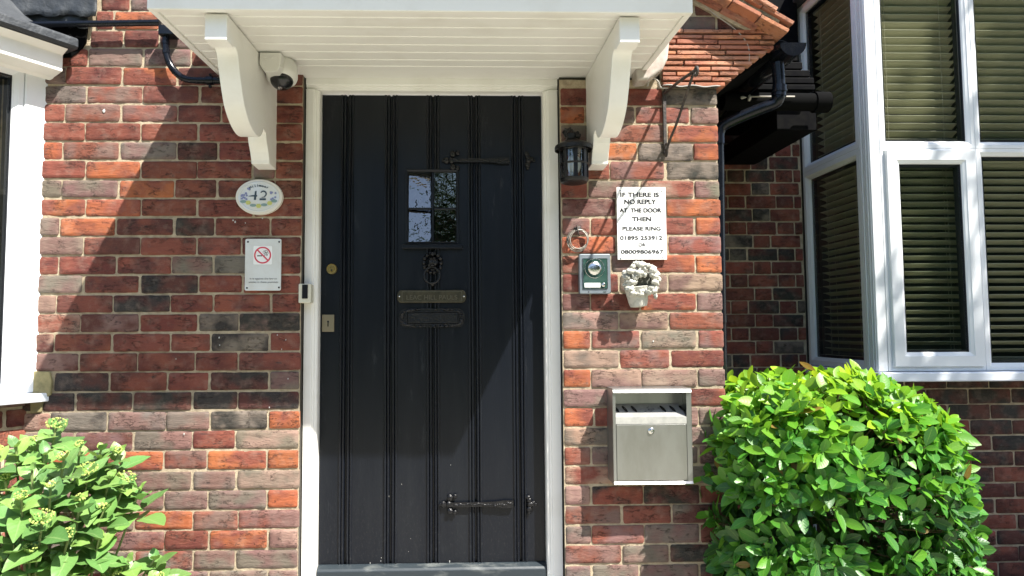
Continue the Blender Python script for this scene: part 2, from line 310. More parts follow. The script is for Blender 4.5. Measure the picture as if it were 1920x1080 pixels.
LEFT = {0: ('167 270 360', 'R P P D'), 1: ('124 230 333', 'G R RO DR R'), 2: ('164 268 375', 'G PR RD D R'), 3: ('123 228 333 415', 'R PR RP D R'), 4: ('161 265 372 475', 'R R R RD R'),
 5: ('119 226 332 410 475', 'RO PR P B R R'), 6: ('161 264 370 474 516', 'R O R R P R'), 7: ('117 223 328 408 516', 'GP P O D D D'), 8: ('161 265 370 475', 'RO OR R R R'), 9: ('113 219 327 403 508', 'P OR D DB R R'),
 10: ('158 264 370 454', 'P DR R D R'), 11: ('110 218 322 401 507', 'R R RD P GB R'), 12: ('157 263 372 456', 'G D BD R R'), 13: ('107 213 320 400 508', 'T D B R R R'), 14: ('152 262 371 449', 'RT PD R GB PB'),
 15: ('103 211 320 396 505', 'TD R R DR GB R'), 16: ('149 258 366 448', 'DP DR R R DR'), 17: ('100 205 314 393 504', 'R B DR R B G'), 18: ('80 142 251 361 446', 'B B B B B BD'), 19: ('94 202 313 395 504', 'TR GB GP PG GB O'),
 20: ('140 251 361 443', 'P PD G R TG'), 21: ('85 195 308 388 501', 'R O OR RP RO O'), 22: ('140 251 361 443', 'P PD GP P GT'), 23: ('85 195 309 391 502', 'R P P PG G O'), 24: ('140 252 362 447', 'P G O RP RP'),
 25: ('85 195 310 393 503', 'G P PR R RO T'), 26: ('140 253 362 443', 'R G GR P PG'), 27: ('85 195 310 393 503', 'P R T G P P'), 28: ('140 253 362 443', 'R G R P G'), 29: ('85 195 310 393 503', 'P R T G P P'), 30: ('140 253 362 443', 'R G R P G')}
RIGHT = {2: ('1150 1243', 'R R GB'), 3: ('1096 1191 1293', 'O GP RP P'), 4: ('1140 1250', 'G RP RO'), 5: ('1110 1196 1299', 'R OT GB RO'), 6: ('1143 1247', 'D RP GB'), 7: ('1102 1200 1301', 'R P RT P'), 8: ('1155 1249', 'DP P O'), 9: ('1107 1205 1302', 'PR R R OR'),
 10: ('1155 1252', 'OR R RP'), 11: ('1145 1205 1303', 'RT P RO O'), 12: ('1161 1251', 'R P TP'), 13: ('1107 1200 1306', 'PD R RO P'), 14: ('1160 1253', 'TG TP RP'), 15: ('1108 1201 1307', 'RO PR GT RP'), 16: ('1162 1256', 'GT RP R'), 17: ('1108 1203 1308', 'O PT TP G'),
 18: ('1160 1256', 'GP P R'), 19: ('1113 1205 1310', 'RO R P P'), 20: ('1160 1256', 'TG D G'), 21: ('1108 1205 1309', 'RP P P P'), 22: ('1160 1256', 'TR D G'), 23: ('1109 1206 1312', 'TP BR DB D'), 24: ('1166 1259', 'PR D DG'), 25: ('1109 1208 1313', 'P RP PG D'),
 26: ('1166 1256', 'RP PG B'), 27: ('1109 1200 1312', 'G G P B'), 28: ('1160 1256', 'R P G'), 29: ('1109 1200 1312', 'P R P D'), 30: ('1160 1256', 'G P R')}
XFL = U(565, 600)[0]; XFR = U(1053, 600)[0]; XW = 1.036
mw = MB(); f0 = front(0)
def row(mb, n, xl, xr, joints, codes, ypx=None):
    z1 = Z0 - PITCH * n - .0042; z0 = z1 - PITCH + .0084
    y = 540 - (F * ((z0 + z1) / 2 - 1.2) / 2.6668 - F * .0607) if ypx is None else ypx
    xs = [xl] + [U(p, y)[0] for p in joints] + [xr]
    for i in range(len(xs) - 1):
        a, b = xs[i], xs[i + 1]
        if b - a < .02: continue
        j = .0042; brick(mb, a + (j if i else 0), b - (j if i < len(xs) - 2 else 0), z0, z1, f0, *pick(codes[min(i, len(codes) - 1)]))
for n, (j, c) in LEFT.items(): row(mw, n, -1.76, XFL - .004, [int(x) for x in j.split()], c.split())
mw2 = MB()
for n, (j, c) in RIGHT.items(): row(mw2, n, XFR + .006, XW, [int(x) for x in j.split()], c.split())
row(mw, -1, -1.46, .79, [233, 300, 400, 500, 600, 700, 800, 900, 1000, 1100, 1200], 'D DR P R P R P D R P R R'.split(), 75)
row(mw, -2, -1.44, 1.16, [215, 300, 400, 500, 600, 700, 800, 900, 1000, 1100, 1200, 1342], 'R O P R P R P D R P R PG DR'.split(), 44)
row(mw, -3, -1.42, 1.11, [245, 300, 400, 500, 600, 700, 800, 900, 1000, 1100, 1200, 1300], 'R P R R P R P D R P R P DR'.split(), 10)
for n in range(-4, -9, -1):
    e = 1.06 + (n + 4) * .12; row(mw, n, -1.9, e, [60 + 108 * i + (54 if n % 2 else 0) for i in range(-1, 11)], [random.choice(['R', 'P', 'D', 'RP', 'G']) for i in range(14)], 0)
mw.build('wall', M['brick'], house, smooth=50); mw2.build('wall', M['brick'], house, smooth=50)
mo = MB(); mortar(mo, -1.8, XFL - .002, 0, 2.35, f0); mortar(mo, XFR + .002, XW - .004, 0, 2.2, f0); mortar(mo, -1.9, .80, 2.35, 2.95, f0); mortar(mo, XFL - .002, .80, 2.255, 2.35, f0); mortar(mo, .8, 1.1, 2.40, 2.95, f0)
mo.build('mortar', M['mortar'], house, smooth=180)
bk = MB(); bk.box(-1.9, XFL - .004, .014, .24, 0, 2.9); bk.box(XFR + .004, XW - .006, .014, .24, 0, 2.35); bk.box(XFL - .003, XFR + .003, .2, .24, 2.2, 2.9); bk.box(XFR + .004, 1.06, .014, .24, 2.352, 2.9); bk.box(XW - .12, XW - .007, .241, 1.13, 0, 2.9)
bk.build('wall_core', M['gap'], house)
# recessed wall and dwarf wall below the bay
def genwall(name, x0, x1, z0, z1, Y, st, hd, pitch, zoff, codes, bond='flemish', xoff=0, fn=None):
    mb = MB(); fn = fn or front(Y); n = 0; z = zoff
    while z - pitch > z0 - pitch: z -= 0; break
    rows = int((z1 - z0) / pitch) + 1
    for r in range(rows):
        a = z0 + r * pitch + .004; b = min(a + pitch - .008, z1); 
        if b - a < .02: continue
        x = x0 - ((st + hd) / 2 if r % 2 else 0) - xoff; k = 0
        while x < x1:
            wv = st if (bond == 'stretch' or k % 2 == 0) else hd
            if bond == 'stretch' and k == 0 and r % 2: wv = st / 2 + (st + hd) / 2
            p, q = max(x, x0), min(x + wv, x1)
            if q - p > .015: brick(mb, p + .004, q - .004, a, b, fn, *pick(random.choice(codes)), nx=4, nz_=2)
            x += wv; k += 1
    mb.build(name, M['brick'], house, smooth=50); m2 = MB(); mortar(m2, x0, x1, z0, z1, fn, .03); m2.build('mortar', M['mortar'], house, smooth=180)
genwall('recessed_wall', XW - .1, 1.955, .0, 3.5, 1.14, .175, .102, .0752, 0, ['M', 'R', 'D', 'B', 'BD', 'DR', 'RD', 'GB'])
genwall('bay_base_wall', 1.97, 4.1, .0, U(1850, 712, .6)[2], .6, .21, .105, .075, 0, ['D', 'DB', 'BD', 'DB', 'D', 'B'], 'stretch', .03)
b = MB(); b.box(1.965, 4.1, .62, .75, 0, .97); b.box(1.965, 2.06, .76, 1.12, 0, .97); b.box(XW - .1, 1.97, 1.16, 1.3, 0, 3.5); b.build('wall_core', M['gap'], house)
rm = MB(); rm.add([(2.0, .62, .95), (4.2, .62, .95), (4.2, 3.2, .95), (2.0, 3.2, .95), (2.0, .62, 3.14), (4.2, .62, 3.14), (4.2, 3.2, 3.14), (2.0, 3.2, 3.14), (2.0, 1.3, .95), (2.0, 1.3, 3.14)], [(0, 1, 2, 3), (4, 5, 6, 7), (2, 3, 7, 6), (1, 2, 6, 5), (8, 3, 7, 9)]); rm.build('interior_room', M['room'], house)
# paint flecks and old mortar patch
sp = MB()
for px, py, r in ((195, 208, .009), (437, 413, .004), (441, 416, .005), (460, 418, .003), (492, 409, .004), (411, 633, .004), (412, 647, .003), (330, 673, .003), (520, 628, .003), (536, 637, .003), (528, 655, .003), (505, 764, .003), (540, 710, .003), (345, 814, .004), (1225, 640, .004)):
    sp = MB(); sp.blob(U(px, py, -.009), r * .75, px, .6, 6, (.8, .10, 1.2)); sp.build('paint_fleck', M['splash'], house, smooth=180)
pm = MB(); P = [U(x, y)[:] for x, y in ((58, 695), (96, 697), (100, 715), (98, 740), (84, 748), (80, 772), (60, 775))]; pm.prism([(p[0], p[2]) for p in P], f0, -.0115, .0); pm.build('mortar_patch', M['yellowmortar'], house, bev=.003)
# dark caulk line beside the door frame
# ------------------------------------------------------------------ door frame
YF, YD = .04, .10
zt = U(800, 178, YD)[2]; xl = U(600.5, 600, YD)[0]; xr = U(1019, 600, YD)[0]; zb = .16
dm = M['door'].node_tree; db = dm.nodes['Principled BSDF']; oc = dm.nodes.new('ShaderNodeTexCoord').outputs['Object']; sx_ = dm.nodes.new('ShaderNodeSeparateXYZ'); dm.links.new(oc, sx_.inputs[0])
low = dm.nodes.new('ShaderNodeMapRange'); low.inputs[1].default_value = .75; low.inputs[2].default_value = .2; dm.links.new(sx_.outputs[2], low.inputs[0])
sp_ = dm.nodes.new('ShaderNodeMath'); sp_.operation = 'MULTIPLY'; dm.links.new(low.outputs[0], sp_.inputs[0]); dm.links.new(ramp(dm, nz(dm, 120, 7, .8, stretch=(1, 1, .5)), .54, .72), sp_.inputs[1])
old = db.inputs['Base Color'].links[0].from_socket; dm.links.new(mixc(dm, mixc(dm, old, (.09, .09, .085), t_mul(dm, sp_.outputs[0], .4)), (.06, .065, .07), t_mul(dm, ramp(dm, nz(dm, 14, 7, .8, stretch=(1, 1, .25)), .6, .72), .35)), db.inputs['Base Color'])
fr = MB(); zh = 2.25; zi = U(800, 174, YF)[2]
L1 = U(597, 600, YF)[0]; Rr1 = U(1024, 600, YF)[0]
for s, xo, xi in ((1, XFL, xl), (-1, XFR, xr)):       # jambs with stepped mouldings, profile in (x, y)
    q = [(xo, YF), (xi - s * .022, YF), (xi - s * .019, YF + .006), (xi - s * .014, YF + .006), (xi - s * .010, YF + .012), (xi - s * .004, YF + .014), (xi, YF + .02), (xi, .15), (xo, .15)]
    n = len(q); V = [(x, y, 0.02) for x, y in q] + [(x, y, zt + .0) for x, y in q]
    fr.add(V, [tuple(range(n)), tuple(range(n, 2 * n))[::-1]] + [(i, (i + 1) % n, (i + 1) % n + n, i + n) for i in range(n)])
q = [(zh, YF), (zt + .022, YF), (zt + .019, YF + .006), (zt + .014, YF + .006), (zt + .010, YF + .012), (zt + .004, YF + .014), (zt + .001, YF + .02), (zt + .001, .15), (zh, .15)]
n = len(q); fr.add([(XFL, y, z) for z, y in q] + [(XFR, y, z) for z, y in q], [tuple(range(n)), tuple(range(n, 2 * n))[::-1]] + [(i, (i + 1) % n, (i + 1) % n + n, i + n) for i in range(n)])
fr.build('door_frame', M['white'], house, bev=.0015)
st = MB(); st.box(-.75, .5, -.30, .16, 0.006, .15); st.build('doorstep', M['roomwhite'], house, bev=.01)
# ------------------------------------------------------------------ door
zt -= .003; xl += .002; xr -= .002
dr = MB(); cs = [U(p, 500, YD)[0] for p in (650, 733, 812, 890, 972)]
prof = [(xl, YD)]
for c in cs:
    for a, y in ((-.027, 0), (-.026, -.004), (-.022, -.006), (-.018, -.004), (-.016, .003), (-.0135, -.003), (-.010, -.005), (-.0065, -.003), (-.004, .001), (-.003, .012), (.003, .012), (.004, .001), (.0065, -.003), (.010, -.005), (.0135, -.003), (.016, .003), (.018, -.004), (.022, -.006), (.026, -.004), (.027, 0)): prof.append((c + a, YD + y))
prof += [(xr, YD)]
wx0, wx1 = U(765, 390, YD)[0], U(856, 390, YD)[0]; wz1, wz0 = U(810, 322, YD)[2], U(810, 457, YD)[2]
def strip(za, zb_, skip=None):
    for i in range(len(prof) - 1):
        (x0, y0), (x1, y1) = prof[i], prof[i + 1]
        if skip and x1 > skip[0] and x0 < skip[1]:
            if x0 < skip[0]: x1 = skip[0]
            elif x1 > skip[1]: x0 = skip[1]
            else: continue
        dr.add([(x0, y0, za), (x1, y1, za), (x1, y1, zb_), (x0, y0, zb_)], [(0, 1, 2, 3)])
strip(zb, wz0); strip(wz0, wz1, (wx0, wx1)); strip(wz1, zt)
dr.add([(xl, YD, zb), (xl, .144, zb), (xl, .144, zt), (xl, YD, zt), (xr, YD, zb), (xr, .144, zb), (xr, .144, zt), (xr, YD, zt)], [(0, 1, 2, 3), (4, 5, 6, 7), (0, 4, 5, 1)])
dr.build('door_tmp', M['door']); door = bpy.data.objects['door_tmp']; door.name = 'door'; door.parent = house; door.data.polygons.foreach_set('use_smooth', [False] * len(door.data.polygons))
fd = front(YD)
w_ = MB(); w_.ring(wx0 - .010, wz0 - .004, wx1 + .010, wz1 + .010, [(0, .002), (0, -.008), (.006, -.010), (.012, -.004), (.013, .03), (.0, .03)], fd)
mx, mz = U(811.5, 390, YD)[0], U(810, 391, YD)[2]
w_.box(mx - .0045, mx + .0045, YD - .003, YD + .014, wz0 + .009, wz1 - .003); w_.box(wx0 + .003, mx - .0047, YD - .002, YD + .013, mz - .004, mz + .004); w_.box(mx + .0047, wx1 - .003, YD - .002, YD + .013, mz - .004, mz + .004)
w_.box(wx0 - .022, wx1 + .024, YD - .024, YD - .001, wz0 - .022, wz0 - .005); w_.build('window_frame', M['door'], door, bev=.002)
for i, (a, c_) in enumerate(((wx0, mx), (mx, wx1))):
    for k, (e, h) in enumerate(((wz0 + .006, mz), (mz, wz1))):
        p = MB(); tl = random.uniform(-.004, .004) + (.004 if i == 0 else -.003)
        p.add([(a, YD + .012 - tl, e), (c_, YD + .012 + tl, e), (c_, YD + .012 + tl + (.016 if i == 0 else -.004), h), (a, YD + .012 - tl + (.016 if i == 0 else -.004), h)], [(0, 1, 2, 3)]); p.build('pane', M['wavy'], door)
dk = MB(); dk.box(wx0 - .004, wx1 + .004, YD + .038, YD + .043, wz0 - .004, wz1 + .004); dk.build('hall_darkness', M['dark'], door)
wb = MB(); z_ = U(800, 1062, YD - .03)[2]; xx = (xl - .001, xr + .001); q = [(YD, z_ + .004), (YD - .010, z_ + .002), (YD - .03, z_ - .006), (YD - .037, z_ - .014), (YD - .037, z_ - .05), (YD - .03, z_ - .056), (YD, z_ - .056)]
wb.add([(xx[0], y, z) for y, z in q] + [(xx[1], y, z) for y, z in q], [tuple(range(7)), tuple(range(7, 14))[::-1]] + [(i, i + 7, (i + 1) % 7 + 7, (i + 1) % 7) for i in range(7)]); wb.build('weatherboard', mat('scuffed_black_paint', (.02, .028, .034), .45, 0, (.16, .17, .16), 18, .56, .8, .5, 60, .002, .5, (.35, 1, 1)), door, bev=.003)
# hinges
def strap(y, xa, xb, xc, scale=1.):
    Z = lambda x: U(x, y, YD)[2]; X = lambda x: U(x, y, YD)[0]; h = MB(); z = Z(xa)
    pts = [(X(xa + 20), .0075), (X(xa + 50), .0085), (X(xa + 85), .008), (X(xb - 30), .010), (X(xb - 18), .014), (X(xb), .013)]
    poly = [(x, z + t) for x, t in pts] + [(x, z - t * (1.05)) for x, t in reversed(pts)]
    h.prism(poly, fd, -.017, -.005)
    for dx, dz, r in ((8, 0, .013), (20, 13, .0125), (29, 15, .009), (20, -13, .0125), (29, -15, .009), (18, 0, .012), (2, 0, .006)): h.blob((X(xa + dx), YD - .011, z + dz * .0021), r, dx + dz, .35, 8, (1, .55, 1))
    for k in range(9): h.blob((X(xb - 34 + k * 4), YD - .017, z + random.uniform(-.006, .006)), random.uniform(.003, .006), k + xa, .5, 6, (1.2, .5, .8))
    for k in range(26): h.blob((X(xa + 30 + (xb - xa - 66) * k / 25), YD - .0165, z + random.uniform(-.004, .004)), random.uniform(.003, .005), k, .6, 5, (1.6, .5, .8))
    h.build('hinge', M['iron'], door, smooth=60)
    h = MB(); z = Z(xc)
    for dx, dz, r in ((12, 0, .013), (10, 9, .010), (10, -9, .011), (18, 3, .009), (8, 15, .008), (10, -16, .008), (23, 0, .006)): h.blob((X(xc + dx * .9), YD - .011, z + dz * .0019), r, dx - dz, .35, 8, (1, .6, 1))
    h.build('hinge_cap', M['iron'], door, smooth=60)
strap(945, 824, 962, 983); strap(302, 829, 955, 980)
# knocker
def pp(x, y, d=0): p = U(x, y, YD); return Vector((p[0], YD + d, p[2]))
k = MB(); k.blob(pp(811, 494, -.015), .022, 3, .3, 12, (1, .7, 1.1)); 
for i in range(14):
    a = i / 14 * 2 * math.pi; k.blob(pp(811 + 16 * math.cos(a), 493 + 18 * math.sin(a), -.008), .0085, i, .5, 6, (1, .8, 1.1))
k.blob(pp(811, 477, -.010), .011, 5, .3, 8); k.blob(pp(811, 499, -.031), .008, 6, .2, 8, (1.3, 1, .8)); k.blob(pp(806, 490, -.027), .004, 7, .1, 6); k.blob(pp(816, 490, -.027), .004, 8, .1, 6); k.blob(pp(811, 507, -.028), .006, 9, .2, 6, (1.6, 1, .6)); k.blob(pp(811, 533, -.006), .010, 12, .2, 8)
k.torus(pp(810.5, 517, -.027), .032, .0045, Vector((1, 0, 0)), Vector((0, .1, 1)).normalized(), 32, 8, 1.03); k.build('knocker', M['iron'], door, smooth=180)
def plateshape(x0, x1, y0, y1, n=10, hh=None):
    a, b = pp(x0, y1), pp(x1, y0); cz = (a.z + b.z) / 2; hz = (b.z - a.z) / 2; r = hz * .75; P = []
    for i in range(n + 1): t = -math.pi / 2 + math.pi * i / n; P.append((b.x - r * .9 + r * .9 * math.cos(t), cz + hz * (math.sin(t) if abs(math.sin(t)) < .99 else math.copysign(1, math.sin(t)))))
    for i in range(n + 1): t = math.pi / 2 + math.pi * i / n; P.append((a.x + r * .9 + r * .9 * math.cos(t), cz + hz * math.sin(t)))
    return P
np_ = MB(); np_.prism(plateshape(745, 874, 544, 568), fd, -.012, -.006); o = np_.build('name_plate', M['bronze'], door, bev=.0015)
br = MB(); a_, b_ = pp(754, 565.5), pp(866, 546.5)
br.ring(a_.x, a_.z, b_.x, b_.z, [(0, -.012), (0, -.0135), (.0016, -.0135), (.0016, -.012)], fd); br.build('name_plate_rim', mat('worn_bronze_edge', (.2, .18, .14), .3, .8), door)
for x in (749.5, 870): s = MB(); s.blob(pp(x, 556, -.0135), .0035, 1, 0, 6, (1, .6, 1)); s.build('screw', M['chrome'], door, smooth=180)
p = pp(810, 561.5); text('lettering', 'LEAC HILL PAULS', .03, (p.x, YD - .0128, p.z - .001), mat('bronze_letter', (.17, .15, .11), .35, .8), door, w=.205, h=.019)
lp = MB(); lp.prism(plateshape(748, 872, 578, 614), fd, -.010, -.006)
a_, b_ = pp(763, 608), pp(860, 585); lp.ring(a_.x, a_.z, b_.x, b_.z, [(-.004, -.010), (-.003, -.015), (.001, -.015), (.003, -.011)], fd)
for i in range(70):
    t = random.random() * 2 * math.pi; x = 810 + 56 * math.copysign(abs(math.cos(t)) ** .5, math.cos(t)); y = 596 + 15.5 * math.copysign(abs(math.sin(t)) ** .5, math.sin(t)); lp.blob(pp(x, y, -.012), random.uniform(.004, .0065), i, .6, 6, (1.3, .7, .8))
lp.build('letter_plate', M['iron'], door, smooth=60)
lf = MB(); lf.box(a_.x + .004, b_.x - .004, YD - .0135, YD - .0105, a_.z + .004, b_.z - .004); lf.build('letter_flap', M['iron'], door, bev=.001)
lk = MB(); lk.lathe(pp(622.5, 504.5), [(.021, 0), (.0215, -.007), (.0195, -.010), (.0165, -.0095), (.0155, -.0075), (.0125, -.008), (.0115, -.010)], Vector((0, 1, 0)), 28); lk.build('cylinder_lock', M['brass'], door, smooth=35)
kk = MB(); kk.blob(pp(622.5, 507, -.0105), .0035, 0, 0, 6, (.8, .3, 1.2)); kk.build('keyhole', M['black'], door)
lk = MB(); a_, b_ = pp(604, 622), pp(627, 590); lk.box(a_.x, b_.x, YD - .005, YD + .0, a_.z, b_.z); lk.build('keyhole_plate', mat('satin_brass_plate', (.30, .25, .17), .4, .8), door, bev=.0012)
kk = MB(); kk.blob(pp(615.5, 603, -.005), .0042, 0, 0, 8, (1, .2, 1)); c = pp(615.5, 608, -.0056); kk.box(c.x - .002, c.x + .002, c.y, c.y + .001, c.z - .009, c.z + .009); kk.build('keyhole', M['black'], door)
chipm = mat('pale_scuff', (.3, .3, .28), .8)
for px, py, r in ((728, 924, .006), (729, 931, .005), (843, 1053, .006), (715, 1046, .003), (714, 1052, .003), (636, 958, .003), (753, 908, .003), (694, 1056, .004), (770, 1010, .002), (766, 1034, .002), (845, 872, .002)): sc = MB(); sc.blob(pp(px, py, -.0005), r * .8, px, .7, 6, (.5, .12, 1)); sc.build('paint_chip', chipm, door, smooth=180)
# ------------------------------------------------------------------ canopy
cano = house
XL, XR, YC, ZC, ZW = -.958, .7285, -.618, 2.183, 2.2145
c = MB(); c.box(XL, XR, YC, YC + .022, ZC, ZC + .115); c.box(XL - .012, XR + .062, YC - .058, YC + .03, ZC + .118, ZC + .125); c.build('canopy_fascia', M['white'], house, bev=.003)
zs = lambda y: ZW + (ZC + .008 - ZW) * (y / YC)
for s in (XL, XR - .02):
    c = MB(); V = []
    for x in (s, s + .02): V += [(x, YC + .0225, ZC + .002), (x, -.003, ZW - .006), (x, -.003, 2.42), (x, YC + .0225, ZC + .116)]
    c.add(V, [(0, 1, 2, 3), (7, 6, 5, 4), (0, 4, 5, 1), (1, 5, 6, 2), (2, 6, 7, 3), (3, 7, 4, 0)]); c.build('canopy_side', M['white'], house, bev=.002)
ys = [YC + .023] + [UZ(900, y, 2.195)[1] for y in (33, 52.5, 71.5, 88, 103.5, 119, 132)] + [.039]
for i in range(len(ys) - 1):
    c = MB(); y0, y1 = ys[i], ys[i + 1]; gx = (XL + .021, XR - .021)
    q = [(y0 + .0012, .012), (y0 + .0012, .006), (y0 + .006, 0), (y1 - .0035, 0), (y1 - .0008, .003), (y1 - .0008, .012)]
    V = [(x, y, zs(y) + d) for x in gx for y, d in q]
    c.add(V, [(0, 1, 2, 3, 4, 5), (11, 10, 9, 8, 7, 6)] + [(k_, k_ + 6, (k_ + 1) % 6 + 6, (k_ + 1) % 6) for k_ in range(6)]); c.build('soffit_board', M['white'], house)
c = MB(); V = [(x, y, z) for x in (XL - .01, XR + .06) for y, z in ((YC - .054, ZC + .1255), (-.002, 2.43), (-.002, 2.46), (YC - .054, ZC + .133))]; c.add(V, [(0, 1, 2, 3), (7, 6, 5, 4), (0, 4, 5, 1), (1, 5, 6, 2), (2, 6, 7, 3), (3, 7, 4, 0)]); c.build('canopy_roof', M['lead'], house)
# scrolled brackets: profile in (Y, Z)
def bracket(x0, x1):
    P = [(0.0, 2.212), (-.555, 2.187), (-.583, 2.186), (-.583, 2.103), (-.525, 2.103), (-.518, 2.108)]
    cv = spline([(-.518, 2.108, 0), (-.499, 2.114, 0), (-.477, 2.10, 0), (-.457, 2.055, 0), (-.43, 2.00, 0), (-.396, 1.95, 0), (-.34, 1.912, 0), (-.28, 1.895, 0), (-.225, 1.899, 0), (-.192, 1.922, 0), (-.178, 1.942, 0)], 5)
    P += [(p.x, p.y) for p in cv[1:]] + [(-.148, 1.936), (-.137, 1.905), (-.112, 1.872), (-.098, 1.845), (-.095, 1.832), (0, 1.830)]
    return P
WB = U(470, 285)[2]
def mk(x0, x1):
    b = MB(); P = bracket(x0, x1); b.prism(P, lambda u, v, d: Vector((d, u, v)), x0, x1); b.build('canopy_bracket', M['white'], house, bev=.0025)
BL = (U(383, 50, -.585)[0], U(425, 50, -.585)[0]); BR = (U(1162, 55, -.585)[0], U(1200, 55, -.585)[0])
mk(*BL); mk(*BR)
print('brackets', BL, BR)
# ------------------------------------------------------------------ frames for the bay windows
PR = [(0, .05), (0, .002), (.002, 0), (.030, 0), (.034, .004), (.044, .008), (.047, .013), (.047, .05)]
def prof_w(w, d0=0, back=.05): return [(0, back), (0, d0 + .002), (.002, d0), (w - .018, d0), (w - .014, d0 + .004), (w - .005, d0 + .009), (w, d0 + .014), (w, back)]
def window(parent, fn, u0, v0, u1, v1, w=.05, d0=0, glass=True, name='frame', gd=.022, seal=.012):
    a = MB(); a.ring(u0, v0, u1, v1, prof_w(w, d0), fn); fo = a.build(name, M['pvc'], parent, bev=0)
    g_ = MB(); g_.add([fn(u0 + w - .003, v0 + w - .003, d0 + gd), fn(u1 - w + .003, v0 + w - .003, d0 + gd), fn(u1 - w + .003, v1 - w + .003, d0 + gd), fn(u0 + w - .003, v1 - w + .003, d0 + gd)], [(0, 1, 2, 3)]); g_.build('pane', M['glass'], parent)
    s_ = MB(); s_.ring(u0 + w, v0 + w, u1 - w, v1 - w, [(0, d0 + .016), (seal * .25, d0 + .018), (seal * .25, d0 + gd - .0015), (0, d0 + gd - .0015)], fn); s_.build('glazing_seal', M['rubber'], parent)
    k_ = MB(); k_.ring(u0 + w, v0 + w, u1 - w, v1 - w, [(-.002, d0 + gd + .001), (seal, d0 + gd + .001), (seal, d0 + gd + .03), (-.002, d0 + gd + .03)], fn); k_.build('spacer_bar', M['rubber'], parent)
    return fo
# right bay -----------------------------------------------------------------
bay = empty('bay_window'); bay.parent = house
XB, YB = 1.96, .49
zsill = U(1647, 697, YB)[2]; ztop = 3.05; fb = front(YB); zT = U(1750, 270, YB)[2]
sill = MB(); sill.box(XB - .03, 4.06, YB - .045, .64, zsill - .045, zsill - .002); sill.box(XB - .029, XB + .06, .641, 1.13, zsill - .045, zsill - .002); sill.build('sill', M['sill'], bay, bev=.006)
post = MB(); x1 = U(1672, 262, YB)[0]; xg0 = U(1672, 262, YB)[0]
post.box(XB, xg0 - .062, YB, YB + .085, zsill, ztop); post.build('corner_post', M['pvc'], bay, bev=.004)
pf = MB()
for i in range(4): pf.box(XB - .004 - .002 * (i % 2), XB - .0002, YB + .008 + i * .018, YB + .018 + i * .018, zsill + .001, ztop)
pf.build('corner_post_fluting', M['pvc'], bay, bev=.0015)
XM = [xg0, U(1816, 262, YB)[0], U(1841, 262, YB)[0]]
m0, m1 = XM[1] + .001, XM[2] - .001; mid = (m0 + m1) / 2; MW = (m1 - m0) / 2
print('bay', XB, xg0, XM, zsill, zT)
# upper lights
xs = [xg0 - .06, mid, mid + (mid - xg0 + .06) , mid + 2 * (mid - xg0 + .06)]
zT0, zT1 = U(1750, 264, YB)[2], U(1750, 280, YB)[2]
tz = U(1745, 265, YB)[2] - .034
for i in range(3):
    window(bay, fb, xs[i] + .0005, tz + .0005, xs[i + 1] - .0005, ztop, w=.034 if i else .036, name='upper_frame', seal=.012)
# lower: opening sash then two fixed panes
window(bay, fb, xs[0] + .0005, zsill + .001, xs[1] - .0005, tz - .0005, w=.03, name='lower_frame')
window(bay, front(YB - .016), xs[0] + .022, zsill + .024, xs[1] - .014, tz - .012, w=.066, name='opening_sash', seal=.010)
for i in (1, 2): window(bay, fb, xs[i] + .0005, zsill + .001, xs[i + 1] - .0005, tz - .0005, w=.036, name='lower_frame')
# side face: u = Y (towards the house), plane X = XB, outwards is -X
fs = lambda u, v, d: Vector((XB + d, u, v))
y0 = YB + .086; y1 = 1.128
sT = UX(1567, 297, XB)[2]
for v0, v1, nm in ((zsill + .001, sT - .0006, 'side_lower_frame'), (sT, ztop, 'side_upper_frame')):
    a = MB(); a.ring(y0, v0, y1, v1, prof_w(.045), fs); a.build(nm, M['pvc'], bay)
    g_ = MB(); g_.add([fs(y0 + .04, v0 + .04, .024), fs(y1 - .04, v0 + .04, .024), fs(y1 - .04, v1 - .04, .024), fs(y0 + .04, v1 - .04, .024)], [(0, 1, 2, 3)]); g_.build('pane', M['glass'], bay)
    k_ = MB(); k_.ring(y0 + .045, v0 + .045, y1 - .045, v1 - .045, [(-.002, .026), (.013, .026), (.013, .05), (-.002, .05)], fs); k_.build('spacer_bar', M['rubber'], bay)
rf = MB(); rf.box(XB - .06, 4.12, YB - .07, 1.2, ztop + .001, ztop + .12); rf.build('bay_roof', M['lead'], bay, bev=.01)
er = MB(); er.box(xs[3] + .001, 4.06, YB + .001, .62, zsill - .001, ztop); er.build('end_post', M['pvc'], bay)
